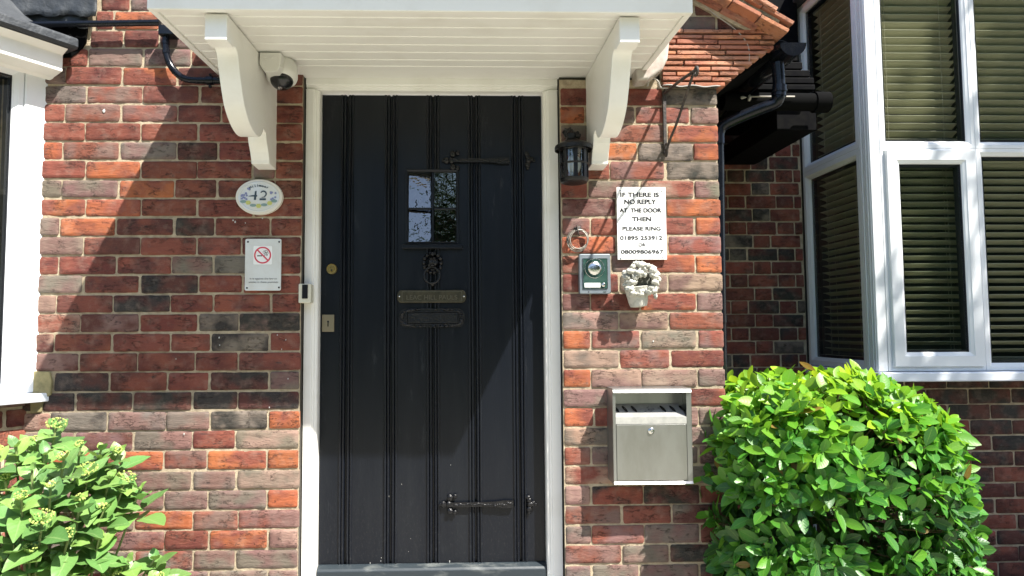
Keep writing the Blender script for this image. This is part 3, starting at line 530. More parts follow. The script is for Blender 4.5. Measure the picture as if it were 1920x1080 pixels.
# blinds --------------------------------------------------------------------
def blind(label, cat, fn, u0, u1, zb_, zt_, pitch, tilt, width, flip=1, group=None):
    r = tag(empty('venetian_blind'), label, cat, 'venetian blinds behind the bay windows'); b = MB(); z = zt_ - .03; c_, s_ = math.cos(tilt), math.sin(tilt)
    while z > zb_ + .01:
        n = 5; V = []
        for i in range(n + 1):
            t = (i / n - .5) * width; cv = .0022 * (1 - (2 * i / n - 1) ** 2)
            for u in (u0, u1): V.append(fn(u, z - t * s_ + cv * c_, t * c_ + cv * s_))
        k0 = len(V); V += [v + Vector((0, 0, -.0022)) for v in V]
        Fc = [(2 * i, 2 * i + 1, 2 * i + 3, 2 * i + 2) for i in range(n)] + [(k0 + 2 * i, k0 + 2 * i + 2, k0 + 2 * i + 3, k0 + 2 * i + 1) for i in range(n)] + [(0, k0, k0 + 1, 1), (2 * n, 2 * n + 1, k0 + 2 * n + 1, k0 + 2 * n)]
        b.add(V, Fc); z -= pitch
    b.build('slats', M['slat'], r, smooth=50)
    c2 = MB(); k = max(2, int((u1 - u0) / .22)); 
    for i in range(k):
        u = u0 + (u1 - u0) * ((i + .5) / k if k > 2 else (.2, .85)[i])
        for d in (-.52, .52): c2.tube([fn(u + d * .02, zb_, width * d), fn(u + d * .02, zt_, width * d)], .0009, 5)
    c2.build('cords', M['cord'], r)
    h_ = MB(); A = fn(u0, zt_ - .02, -width * .5); B = fn(u1, zt_ + .012, width * .5); h_.box(A.x, B.x, A.y, B.y, A.z, B.z); h_.build('headrail', M['slat'], r)
    return r
YBl = YB + .115
blind('cream venetian blind in the right bay above the opening sash, beside the corner post', 'blind', front(YBl), xs[0] + .03, xs[1] - .01, tz + .004, 3.02, .0395, math.radians(24), .048)
blind('cream venetian blind in the right bay behind the opening sash with the white handle', 'blind', front(YBl), xs[0] + .03, xs[1] - .01, zsill + .03, tz - .03, .038, math.radians(20), .048)
blind('cream venetian blind at the photo right edge above the crossbar of the right bay', 'blind', front(YBl), xs[1] + .01, xs[2] - .01, tz + .004, 3.02, .0395, math.radians(24), .048)
blind('cream venetian blind at the photo right edge below the crossbar of the right bay', 'blind', front(YBl), xs[1] + .01, xs[2] - .01, zsill + .03, tz - .03, .038, math.radians(20), .048)
fsb = lambda u, v, d: Vector((XB + .10 + d, u, v))
blind('dim venetian blind in the upper side pane of the right bay facing the brick corner', 'blind', fsb, y0 + .09, y1 - .03, sT + .01, 3.02, .0395, math.radians(24), .048)
blind('dim venetian blind in the lower side pane of the right bay just above the laurel', 'blind', fsb, y0 + .09, y1 - .03, zsill + .03, sT - .02, .038, math.radians(20), .048)
hd = MB(); P = [U(x, y, YB + .035) for x, y in ((1808, 481), (1804, 490), (1801, 503), (1799, 520))]; hd.tube(spline(P, 4), [.008] * 4 + [.007] * 4 + [.004] * 5, 8); hd.build('window_handle', M['pvc'], bay, smooth=180)
# left canted bay -------------------------------------------------------------
E = Vector((-.555, -.832, 0)).normalized(); NN = Vector((.832, -.555, 0)).normalized(); O = Vector((-1.632, 0, 0))
fl = lambda u, v, d: O + E * u + Vector((0, 0, v)) - NN * d
def UL(x, y, out=0): p = UP(x, y, O + NN * out, NN); return (p - O).dot(E), p.z
lb = empty('canted_bay_window'); lb.parent = house
zs_ = UL(60, 736)[1]; zc_ = UL(90, 150)[1]; print('leftbay', zs_, zc_, UL(20, 400), UL(75, 400), UL(0, 97, .1), UL(118, 135, .1))
ug = UL(17, 400)[0]
wf = window(lb, fl, .075, zs_, .72, zc_ + .02, w=ug - .075, name='frame', seal=.012)
a = MB(); a.prism([(-.02, zs_), (.0735, zs_), (.0735, zc_ + .02), (-.02, zc_ + .02)], fl, -.006, .06); a.build('wall_post', M['pvc'], lb, bev=.004)
a = MB(); a.prism([(-.03, zs_ - .035), (.78, zs_ - .035), (.78, zs_ - .002), (-.03, zs_ - .002)], fl, -.05, .08); a.build('sill', M['sill'], lb, bev=.005)
# cornice (stepped white moulding) and lead roof edge, run along E with profile in (outwards, z)
def run(name, prof, m, ua, ub, bev=.003):
    b = MB(); V = [fl(u, z, -d) for u in (ua, ub) for d, z in prof]; n = len(prof)
    b.add(V, [tuple(range(n)), tuple(range(2 * n - 1, n - 1, -1))] + [(i, i + n, (i + 1) % n + n, (i + 1) % n) for i in range(n)]); return b.build(name, m, lb, bev=bev)
zb1 = UL(118, 135, .10)[1]; ue = UL(118, 120, .10)[0]; zb2 = UL(118, 104, .10)[1]; zb3 = UL(140, 92, .15)[1]; zb4 = UL(140, 70, .15)[1]; ue2 = UL(146, 85, .15)[0]
print('cornice', zb1, zb2, zb3, zb4, ue, ue2)
run('cornice', [(-.02, zb1 - .005), (.02, zb1 - .02), (.035, zb1 - .01), (.09, zb1), (.10, zb1), (.10, zb2), (.14, zb3 - .003), (-.02, zb3 - .003)], M['white'], ue, 1.0)
run('roof_edge', [(-.02, zb3), (.15, zb3), (.158, zb3 + .01), (.158, zb4 - .008), (.15, zb4), (-.02, zb4)], M['lead'], ue2, 1.0, .008)
rs = MB(); V = []
q0 = fl(ue2, zb4 + .001, -.14)
rs.add([fl(ue2, zb4 + .001, -.14), fl(1.0, zb4 + .001, -.14), Vector((-2.4, -.01, zb4 + .30)), Vector((-1.9, -.01, zb4 + .30)), Vector((-1.6, -.01, zb4 + .02))], [(0, 1, 2, 3, 4)]); rs.build('bay_roof', M['lead'], lb)
# lead flashing on the wall above, wavy lower edge
fsg = MB(); V = []; n = 40
xa, xb_ = -2.1, None
for i in range(n + 1):
    px = -120 + (182 + 120) * i / n; yb = 30 + 2.5 * math.sin(i * .7) + (4 * mnoise.noise(Vector((i * .6, 0, 0)))); 
    for k_ in range(9):
        py = -70 + (yb + 70) * k_ / 8; e = (172 - (py) * .22 + 14); x = min(px, e) if i == n else px * e / 182
        p = U(x, py, -.028 - .010 * mnoise.noise(Vector((i * .35, k_ * .5, 2))) - (.008 if k_ == 8 else 0)); V.append(p)
fsg.add(V, [(i * 9 + k_, (i + 1) * 9 + k_, (i + 1) * 9 + k_ + 1, i * 9 + k_ + 1) for i in range(n) for k_ in range(8)])
o = fsg.build('lead_flashing', M['lead'], house, smooth=180); md = o.modifiers.new('s', 'SOLIDIFY'); md.thickness = .004
fs2 = MB(); V = []
for i in range(n + 1):
    px = -120 + 285 * i / n; ya = 26; yb = 52 + 2 * math.sin(i * .5 + 1) + 4 * mnoise.noise(Vector((i * .5, 9, 0)))
    for k_ in range(4): V.append(U(px, ya + (yb - ya) * k_ / 3, -.020 - .008 * mnoise.noise(Vector((i * .4, k_ * .6, 7)))))
fs2.add(V, [(i * 4 + k_, (i + 1) * 4 + k_, (i + 1) * 4 + k_ + 1, i * 4 + k_ + 1) for i in range(n) for k_ in range(3)]); o = fs2.build('lead_flashing', M['lead'], house, smooth=180); md = o.modifiers.new('s', 'SOLIDIFY'); md.thickness = .003
dk = MB(); P = [U(x, y) for x, y in ((-150, 45), (166, 50), (163, 80), (150, 100), (135, 110), (-150, 110))]; dk.prism([(p[0], p[2]) for p in P], f0, -.012, -.001); dk.build('shade_plate', M['dark'], house)  # black plate stands in for the deep shade below the flashing
# canted wall under the left bay
random.seed(11)
mb = MB()
for r in range(14):
    z1 = Z0 - PITCH * (17.75 + r) - .0055; z0_ = z1 - PITCH + .0105
    if z1 > zs_ - .04: z1 = zs_ - .04
    if z0_ < 0: break
    x = -.02 - (.11 if r % 2 else 0)
    while x < .8:
        if x + .215 > 0: brick(mb, max(x, .0), min(x + .215, .8), z0_, z1, lambda u, v, d: O + E * u + Vector((.0, 0, v)) - NN * (d + .03), *pick(random.choice(['R', 'T', 'P', 'G', 'R'])))
        x += .225
mb.build('canted_wall', M['brick'], house, smooth=50); m2 = MB(); mortar(m2, 0, .8, 0, zs_ - .035, lambda u, v, d: O + E * u + Vector((0, 0, v)) - NN * (d + .03)); m2.build('mortar', M['mortar'], house, smooth=180)
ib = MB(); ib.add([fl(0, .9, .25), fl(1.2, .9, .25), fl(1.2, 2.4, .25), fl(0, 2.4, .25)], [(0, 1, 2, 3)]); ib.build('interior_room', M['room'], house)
r = blind('cream venetian blind behind the pane of the left bay at the photo left edge', 'blind', lambda u, v, d: fl(u, v, d + .09), ug + .02, .70, zs_ + .04, zc_, .0395, math.radians(35), .048)
for ch in r.children:
    if ch.name.startswith('headrail'): bpy.data.objects.remove(ch)
# ------------------------------------------------------------------ tile kneeler, verge tiles, gutter, pipes
random.seed(5)
def tint(b):
    n = len(b.v) - len(b.ca); c1 = vary(random.choice([(.48, .20, .11), (.42, .16, .085), (.46, .22, .14), (.34, .13, .08)]), .15); b.ca += [(*c1, 1)] * n; b.cb += [(*vary((.33, .14, .09), .2), random.random())] * n
tk = MB(); XK = U(1238, 120)[0]
for i in range(11):
    y = 161 - i * 9.85; zc = U(1300, y)[2]; xe = U([1357, 1369, 1381, 1394, 1407, 1420, 1433, 1447, 1449, 1448, 1450][i], y)[0]; x = XK + (-.0 if i % 2 else -.11) ; 
    while x < xe - .01:
        L_ = random.choice([.17, .2, .24]); a, b = max(x, XK), min(x + L_, xe)
        if xe - b < .04: b = xe
        if b - a > .02:
            t = random.uniform(-.001, .001); tk.obox(((a + b) / 2, .14 - .012 + random.uniform(-.003, .003), zc + t), Vector((1, 0, random.uniform(-.008, .008))).normalized(), Vector((0, 1, 0)), Vector((0, 0, 1)), (b - a) / 2 - random.uniform(.0015, .004), .15 + random.uniform(-.003, .003), random.uniform(.0060, .0078)); tint(tk)
        x = b if b == xe else x + L_
tk.build('tile_corbel', M['brick'], house, bev=.0015)
m2 = MB(); Pz = [(XK, U(1300, 165)[2]), (1.03, U(1300, 165)[2]), (U(1440, 95)[0], U(1440, 95)[2]), (U(1440, 60)[0], U(1440, 60)[2]), (XK, U(1300, 60)[2])]; m2.prism(Pz, f0, .0, .25); m2.build('corbel_bedding', M['mortar'], house)
cb = MB(); a, b = U(1238, 166), U(1343, 168); n = 14
V = []
for i in range(n + 1):
    x = a.x + (b.x - a.x) * i / n; z = a.z + (b.z - a.z) * i / n + .002 * math.sin(i * 1.1)
    V += [(x, .0, z + .004), (x, -.035 - .004 * math.sin(i), z + .001), (x, -.04 - .004 * math.sin(i), z - .004)]
cb.add(V, [(i * 3 + k_, (i + 1) * 3 + k_, (i + 1) * 3 + k_ + 1, i * 3 + k_ + 1) for i in range(n) for k_ in range(2)]); o = cb.build('lead_drip', mat('dull_lead_strip', (.22, .21, .19), .6), house, smooth=180); md = o.modifiers.new('s', 'SOLIDIFY'); md.thickness = .002
def slopetile(name, p0, p1, m, y0, y1, th, nseg):
    b = MB(); A, B = U(*p0, y0), U(*p1, y0); d = (B - A); L = d.length; d.normalize(); nrm = Vector((-d.z, 0, d.x))
    for i in range(nseg):
        t0, t1 = i / nseg, (i + 1) / nseg; c_ = A + d * L * (t0 + t1) / 2 + nrm * random.uniform(-.003, .003); c_.y = (y0 + y1) / 2 + random.uniform(-.008, .008)
        b.obox(c_, d, Vector((0, 1, 0)), nrm, L * (t1 - t0) / 2 - .002, (y1 - y0) / 2 + random.uniform(-.004, .004), th); tint(b)
    return b.build(name, m, house, bev=.002)
slopetile('verge_tile', (1215, -85), (1480, 58), M['brick'], -.10, .3, .008, 5)
slopetile('verge_tile', (1255, -90), (1489, 44), M['brick'], -.10, .3, .008, 4)
slopetile('verge_tile', (1330, -62), (1458, 18), M['brick'], -.11, .3, .008, 3)
slopetile('verge_bedding', (1225, -90), (1462, 40), M['lichen'], -.075, .28, .014, 1)
slopetile('verge_corbel', (1220, -60), (1424, 46), M['brick'], -.05, .3, .014, 3)
slopetile('verge_corbel', (1215, -42), (1408, 60), M['mortar'], -.012, .28, .010, 1)
rt = MB(); A, B = U(1200, -95, -.08), U(1480, 40, -.08); d = (B - A); rt.add([A + Vector((0, .04, .03)), B + Vector((-.05, .04, .02)), B + Vector((-.05, 1.2, .02)), A + Vector((0, 1.2, .03)), A + d * -3 + Vector((0, .04, .03)), A + d * -3 + Vector((0, 1.2, .03))], [(0, 1, 2, 3), (4, 0, 3, 5)]); rt.build('roof_slope', M['tile'], house)
# dark eaves along the side of the house
gx = U(1487, 90, -.06)[0]; gz = U(1487, 80, -.06)[2]; gr = .054
ev = MB(); V = []
for y in (.02, 1.12): V += [(XW + .0, y, 2.17), (gx - .05, y, gz - .03), (gx - .05, y, gz + .05), (XW + .0, y, gz + .16)]
ev.add(V, [(0, 1, 2, 3), (7, 6, 5, 4), (0, 4, 5, 1), (1, 5, 6, 2), (2, 6, 7, 3), (3, 7, 4, 0)]); ev.build('eaves_board', M['dark'], house)
gt = MB(); n = 14
for rr, cl in ((gr, 1), (gr - .004, 0)):
    V = [Vector((gx + rr * math.cos(math.pi * (1 + i / n)), y, gz + rr * math.sin(math.pi * (1 + i / n)))) for y in (-.06, 1.12) for i in range(n + 1)]
    gt.add(V, [(i, i + 1, i + n + 2, i + n + 1) for i in range(n)])
gt.add([Vector((gx + gr * math.cos(math.pi * (1 + i / n)), y, gz + gr * math.sin(math.pi * (1 + i / n)))) for y in (-.062, -.056) for i in range(n + 1)], [tuple(range(n + 1)), tuple(range(2 * n + 1, n, -1))] + [(i, i + n + 1, i + n + 2, i + 1) for i in range(n)])
gt.torus((gx, .05, gz), gr + .002, .003, Vector((1, 0, 0)), Vector((0, 0, 1)), 24, 6); gt.build('gutter', M['blackpvc'], house, smooth=40)
dp = MB(); r_ = .024
P = [U(1458, 118, .0), U(1460, 140, .0), U(1461, 172, .0), U(1460, 184, .0), U(1452, 194, .01), U(1432, 202, .02), U(1395, 217, .05), U(1362, 232, .08), U(1350, 242, .09), U(1346, 262, .095), U(1349, 500, .095), U(1352, 700, .095), U(1354, 1000, .095)]
P[-1].z = 0.01
dp.tube(spline(P[:9], 4) + P[9:], r_, 14)
for q_, rad in ((2, .028), (9, .028)):
    d_ = (P[q_ + 1] - P[q_]).normalized(); dp.tube([P[q_] - d_ * .025, P[q_] + d_ * .02], rad, 14)
dp.tube([P[2] + Vector((0, 0, .005)), P[2] - Vector((0, 0, .004))], .031, 14)
zz = U(1352, 598, .095)[2]; dp.tube([Vector((P[11].x, .095, zz - .015)), Vector((P[11].x, .095, zz + .015))], .029, 14); dp.build('downpipe', M['blackpvc'], house, smooth=40)
# lean-to eaves and gutter over the recess
lt = MB(); Y = .36; A, B = U(1385, 190, Y), U(1528, 190, Y)
for i, (ya, yb, xe) in enumerate(((168, 158, 1529), (156, 145, 1527), (143, 131, 1519), (129, 116, 1505), (114, 100, 1496))):
    zA, zB = U(1450, ya, Y + .03 * i)[2], U(1450, yb, Y + .03 * i)[2]; lt.box(A.x - .2, U(xe, ya, Y + .03 * i)[0], Y + .03 * i, 1.1 - .02 * i, zA, zB)
a, b = U(1457, 244, Y + .05), U(1530, 206, Y + .05); lt.box(a.x, b.x, Y + .05, 1.08, a.z, b.z); lt.box(1.22, 1.925, 1.06, 1.125, 2.50, 3.45); lt.build('lean_to_eaves', mat('shade_black_boards', (.004, .004, .005), .6, 0, (.007, .007, .007), 30, spec=.03), house, bev=.003)  # near-black colour paints the recess shade; tall back box fills the dark void
lg = MB(); a = U(1395, 190, Y - .04); b = U(1530, 192, Y - .04); lg.tube([a - Vector((.1, 0, 0)), b], .040, 16); lg.tube([b - Vector((.012, 0, 0)), U(1552, 192, Y - .04)], .047, 16); lg.build('gutter', M['dark'], house, smooth=40)
lc = MB(); a = U(1408, 181, Y - .09); b = U(1490, 181, Y - .09); lc.tube([a, b], .0035, 6); lc.blob(U(1405, 184, Y - .09), .014, 3, .7, 8, (.5, .5, 1)); lc.blob(U(1393, 183, Y - .09), .012, 4, .8, 8, (1, .5, .5)); lc.build('pale_gutter_marks', M['cable'], house, smooth=180)  # thin pale bar and blobs along the gutter front
# ================================================================== THINGS ON THE WALL
# black pipe with swan neck (left)
o = tag(empty('waste_pipe'), 'thin black pipe crossing the top left bricks and bending down beside the white canopy', 'pipe')
p = MB(); p.tube([U(40, 47, -.045), U(180, 44.5, -.045), U(300, 42.5, -.045)], .0125, 12); p.build('horizontal_pipe', M['blackpvc'], o, smooth=60)
p = MB(); a, b = U(297, 65, -.06), U(327, 47, -.06); p.box(a.x, b.x, -.065, -.012, a.z, b.z); p.build('junction_box', M['blackpvc'], o, bev=.003)
p = MB(); P = [U(x, y, -.04) for x, y in ((311, 60), (311, 80), (312, 98), (317, 117), (328, 134), (343, 146), (360, 150), (385, 151), (415, 151))]; p.tube(spline(P, 5), .0132, 14)
for i in (1, 2): p.tube([P[i] + Vector((0, 0, .006)), P[i] - Vector((0, 0, .006))], .0155, 12)
for i in (3, 4, 5): d_ = (P[i + 1] - P[i - 1]).normalized(); p.torus(P[i], .0132, .0014, d_.orthogonal().normalized(), d_.cross(d_.orthogonal()).normalized(), 14, 6)
p.build('swan_neck', M['blackpvc'], o, smooth=60)
p = MB(); c = U(394, 151, -.04); p.tube([c - Vector((.012, 0, 0)), c + Vector((.012, 0, 0))], .0175, 14); p.blob(U(394, 140, -.05), .005, 1, .1, 6); p.blob(U(394, 162, -.05), .007, 1, .1, 6); p.build('pipe_clip', M['blackpvc'], o, smooth=60)
# security camera
o = tag(empty('security_camera'), 'white dome security camera on a junction box under the canopy beside the left bracket', 'security camera')
Yc = -.17; a, b = U(486, 134, -.26), U(524, 98, -.26)
p = MB(); V = []; x0_, x1_, z0_, z1_ = a.x, b.x, a.z, b.z
p.prism([(x0_, z0_ + .030), (x0_ + .012, z0_ + .008), (x0_ + .02, z0_), (x1_ - .008, z0_), (x1_ + .004, z0_ + .02), (x1_ + .006, z1_), (x0_, z1_)], front(-.26), 0, .12); p.build('junction_box', M['camwhite'], o, bev=.003)
for px in (497, 510): p = MB(); p.lathe(U(px, 107, -.2605), [(.0055, 0), (.0055, -.0012), (.004, -.0014)], Vector((0, 1, 0)), 14); p.build('screw_cap', M['camwhite'], o, smooth=40)
ax = Vector((.05, -.35, -1)).normalized(); c = U(529, 139, Yc)
p = MB(); p.lathe(c, [(.050, -.042), (.056, -.032), (.057, .012), (.054, .022), (.046, .029), (.043, .030)], ax, 36); p.build('dome_housing', M['camwhite'], o, smooth=40)
p = MB(); pr = [(.042 * math.cos(t * math.pi / 20), .027 + .036 * math.sin(t * math.pi / 20)) for t in range(10)]; p.lathe(c, pr, ax, 28); p.build('dome', M['black'], o, smooth=180)
p = MB(); p.lathe(c + ax * .056 + Vector((-.004, 0, 0)), [(.008, 0), (.008, .008), (.005, .0085)], ax, 14); p.build('lens', M['chrome'], o, smooth=40)
# house number plaque
o = tag(empty('house_number_plaque'), 'oval glazed ceramic plaque reading 42 with painted flowers', 'plaque')
c = U(487, 370, -.012); p = MB(); rx, rz = .0905, .069
def oval(r0, r1, d0, d1, nm, m):
    p = MB(); n = 48; V = []
    for k_, (sx, d) in enumerate(((r0, d0), (r0, d1), (r1, d1 - .001), (r1 * .98, d1 + .0005))): V += [Vector((c.x + rx * sx * math.cos(2 * math.pi * i / n), d, c.z + rz * sx * math.sin(2 * math.pi * i / n))) for i in range(n)]
    p.add(V, [(k_ * n + i, k_ * n + (i + 1) % n, (k_ + 1) * n + (i + 1) % n, (k_ + 1) * n + i) for k_ in range(3) for i in range(n)] + [tuple(range(n)), tuple(range(4 * n - 1, 3 * n - 1, -1))]); return p.build(nm, m, o, bev=.0015, smooth=40)
oval(1, .86, -.008, -.022, 'rim', M['ceramicrim']); oval(.88, .80, -.018, -.0245, 'face', M['ceramic'])
yf = -.0252
def shape(nm, polys, m, cc=c, par=o, y=yf, sx=.00213, th=.0008):
    p = MB()
    for poly in polys:
        shape.n = getattr(shape, 'n', 0) + 1; yy = y - .00003 * (shape.n % 17); p.prism([(cc.x + u * sx, cc.z + v * sx) for u, v in poly], lambda u, v, d: Vector((u, d, v)), yy, yy + th)
    return p.build(nm, m, par)
def arc(cx, cy, r0, r1, a0, a1, n=14): return [(cx + r0 * math.cos(math.radians(a0 + (a1 - a0) * i / n)), cy + r0 * math.sin(math.radians(a0 + (a1 - a0) * i / n))) for i in range(n + 1)] + [(cx + r1(i / n) * math.cos(math.radians(a0 + (a1 - a0) * i / n)), cy + r1(i / n) * math.sin(math.radians(a0 + (a1 - a0) * i / n))) for i in range(n, -1, -1)]
dg = [[(-7, 9), (-4, 10), (-5, -7), (-9, -7)], [(-19, 0), (-11, 2), (-3, 2), (-3, -1), (-19, -.5)], [(1.5, -4), (13, -4), (13, -7.5), (1.5, -7.5)], arc(8.5, 4.5, 6, lambda t: 3.2 + 2 * abs(t - .45), 160, -70), [(10.5, -.5), (12, -2), (8, -2.6), (3.5, -2.5)]]
shape('digits', [[(x, y + 1) for x, y in q] for q in dg], M['slate'])
fl_ = []
for i in range(22):
    a = random.choice([random.uniform(128, 200), random.uniform(-25, 52)]); rr = random.uniform(22, 32); fl_.append([(rr * math.cos(math.radians(a)) + 2.1 * math.cos(t), rr * .72 * math.sin(math.radians(a)) + 2.0 * math.sin(t)) for t in (0, 1.1, 2.2, 3.3, 4.2, 5.2)])
for q_ in fl_: shape('painted_violet', [q_], M['violet'], y=-.0251)
fl_ = []; lf_ = []
for cx_, cy_ in ((-19, -11), (0, -17), (20, -12)):
    for k_ in range(6): a = k_ * 1.047; fl_.append([(cx_ + 2.6 * math.cos(a) + 2.6 * math.cos(a + t), cy_ + 2.2 * math.sin(a) + 2.2 * math.sin(a + t)) for t in (0, 1.2, 2.4, 3.6, 4.8)])
for cx_, cy_, a in ((-28, -9, 150), (-10, -16, 200), (10, -15, -20), (28, -8, 30)): lf_.append([(cx_ + 6 * math.cos(t) , cy_ + 2.8 * math.sin(t)) for t in [i * math.pi / 5 for i in range(10)]])
shape('painted_leaves', lf_, M['leafglaze'], y=-.0251); [shape('painted_primrose', fl_[k_ * 6:k_ * 6 + 6], M['yellow'], y=-.0256, th=.001) for k_ in range(3)]
ts = []
for i, ch in enumerate('Hillmoor'):
    a = math.radians(124 - i * 9.8); ts.append(text('letter', ch, .013, (c.x + .052 * math.cos(a) * 1.05, yf, c.z + .0395 * math.sin(a)), M['slate'], o, rot=a - math.pi / 2, bold=.0003))
join('lettering', ts, o)
# no smoking sign
o = tag(empty('no_smoking_sign'), 'cream enamel no smoking sign with red crossed circle, left of the door', 'sign')
a, b = U(459, 545, -.014), U(528, 448, -.014); rr = .006
def rrect(x0, z0, x1, z1, r, n=4): return [(cx_ + r * math.cos(math.radians(s + 90 * i / n)), cz_ + r * math.sin(math.radians(s + 90 * i / n))) for cx_, cz_, s in ((x1 - r, z1 - r, 0), (x0 + r, z1 - r, 90), (x0 + r, z0 + r, 180), (x1 - r, z0 + r, 270)) for i in range(n + 1)]
p = MB(); p.prism(rrect(a.x, a.z, b.x, b.z, rr), front(0), -.018, -.012); p.build('plate', M['enamel'], o, bev=.0008)
for x, y in ((465, 453.5), (523.5, 453.5), (463, 540), (523, 539)): p = MB(); q_ = U(x, y, -.0182); p.lathe(q_, [(.0034, 0), (.0034, -.0012), (.002, -.0015)], Vector((0, 1, 0)), 12); p.build('screw', M['black'], o)
cc = U(492.5, 478.5, -.018); n = 32; p = MB(); p.prism(rrect(cc.x - .036, cc.z - .036, cc.x + .036, cc.z + .036, .004), front(0), -.0184, -.018); p.build('sticker', M['sign'], o)
p = MB(); V = [Vector((cc.x + r_ * math.cos(2 * math.pi * i / n), y, cc.z + r_ * math.sin(2 * math.pi * i / n))) for r_, y in ((.033, -.0184), (.033, -.0190), (.0275, -.0190), (.0275, -.0184)) for i in range(n)]
p.add(V, [(k_ * n + i, k_ * n + (i + 1) % n, ((k_ + 1) % 4) * n + (i + 1) % n, ((k_ + 1) % 4) * n + i) for k_ in range(4) for i in range(n)])
d45 = Vector((1, 0, -1)).normalized(); p.obox(Vector((cc.x, -.0188, cc.z)), d45, Vector((0, 1, 0)), Vector((1, 0, 1)).normalized(), .0285, .0003, .0027); p.build('red_circle', M['red'], o)
p = MB(); p.box(cc.x - .021, cc.x - .002, -.0187, -.0184, cc.z - .0045, cc.z - .0005); p.box(cc.x + .003, cc.x + .008, -.0187, -.0184, cc.z - .0045, cc.z - .0005)
for i, (x, z, r_) in enumerate(((.006, .012, .005), (.013, .014, .0055), (.017, .008, .0045), (.01, .005, .004), (.016, .001, .003))): p.torus(Vector((cc.x + x, -.0186, cc.z + z)), r_, .0007, Vector((1, 0, 0)), Vector((0, 0, 1)), 14, 4)
p.build('cigarette', M['ink'], o)
q_ = U(494, 524, -.0182); t1 = text('l', 'It is against the law to', .0115, (q_.x, -.0186, q_.z), M['inkgrey'], o, w=.104, h=.009, ext=.0002)
q_ = U(494, 530.5, -.0182); t2 = text('l', 'smoke in these premises', .0115, (q_.x, -.0186, q_.z), M['inkgrey'], o, w=.113, h=.009, ext=.0002); join('lettering', [t1, t2], o)
# doorbell
o = tag(empty('doorbell'), 'small cream doorbell with black push panel on the left door jamb', 'doorbell')
a, b = U(559.5, 568, -.014), U(583, 532, -.014); p = MB(); p.prism(rrect(a.x, a.z, b.x, b.z, .004), front(0), -.014, .038); p.build('case', M['cream'], o, bev=.002)
a2, b2 = U(566, 560, -.017), U(577, 533.5, -.017); p = MB(); p.prism(rrect(a2.x, a2.z, b2.x, b2.z, .002), front(0), -.017, -.0138); p.build('push_panel', M['black'], o, bev=.001)
# lantern
o = tag(empty('wall_lantern'), 'black round coach lantern with barred clear glass, right of the door frame', 'lantern')
c = U(1076, 305, -.10); Zc = c.z; rr = .052; up = Vector((0, 0, 1)); zt_ = U(1076, 272, -.13)[2]; zb_ = U(1076, 337, -.14)[2]
p = MB(); p.lathe(Vector((c.x, -.10, 0)), [(.012, zt_ + .034), (.030, zt_ + .024), (.058, zt_ + .012), (.071, zt_ + .004), (.073, zt_ - .002), (.073, zt_ - .013), (.070, zt_ - .013), (.066, zt_ - .004), (.01, zt_ - .002)], up, 36); p.build('cap', M['iron'], o, smooth=35)
p = MB(); zlo = zb_ + .006; zhi = zt_ - .006
for i in range(8):
    a_ = math.radians(22.5 + 45 * i + 10 - 22.5 - 12); d_ = Vector((math.cos(a_), math.sin(a_), 0)); p.obox(Vector((c.x, -.10, (zlo + zhi) / 2)) + d_ * rr, d_, d_.cross(up), up, .0025, .0075, (zhi - zlo) / 2)
for z in (zlo + .004, (zlo + zhi) / 2, zhi - .006): p.torus(Vector((c.x, -.10, z)), rr, .004, Vector((1, 0, 0)), Vector((0, 1, 0)), 32, 6)
p.lathe(Vector((c.x, -.10, 0)), [(.040, zlo - .012), (.050, zlo - .008), (.055, zlo), (.055, zlo + .006), (.05, zlo + .006)], up, 32); p.build('cage', M['iron'], o, smooth=35)
p = MB(); p.lathe(Vector((c.x, -.10, 0)), [(.0485, zlo + .004), (.0485, zhi)], up, 28); p.f = p.f[:-2]; p.build('glass', M['lampglass'], o, smooth=180)
p = MB(); p.blob((c.x, -.10, (zlo + zhi) / 2), .027, 1, .05, 10, (1, 1, 1.5)); p.lathe(Vector((c.x, -.10, 0)), [(.014, zlo + .002), (.014, zlo + .03)], up, 14); p.build('bulb', mat('frosted_bulb', (.7, .7, .68), .3), o, smooth=60)
p = MB(); p.blob(Vector((c.x - .008, -.085, zt_ + .045)), .026, 4, .5, 10, (.7, 1, 1)); p.blob(Vector((c.x + .014, -.07, zt_ + .05)), .018, 5, .6, 8, (1, 1, 1)); p.blob(Vector((c.x - .012, -.045, zt_ + .072)), .020, 6, .6, 8); p.tube([(c.x, -.10, zt_ + .02), (c.x, -.06, zt_ + .055), (c.x - .002, -.012, zt_ + .045)], [.012, .014, .02], 10); p.build('scroll_arm', M['iron'], o, smooth=180)
p = MB(); p.lathe(Vector((c.x, -.0075, zt_ + .03)), [(.026, 0), (.026, -.008), (.02, -.012)], Vector((0, 1, 0)), 20); p.build('back_plate', M['iron'], o, smooth=40)
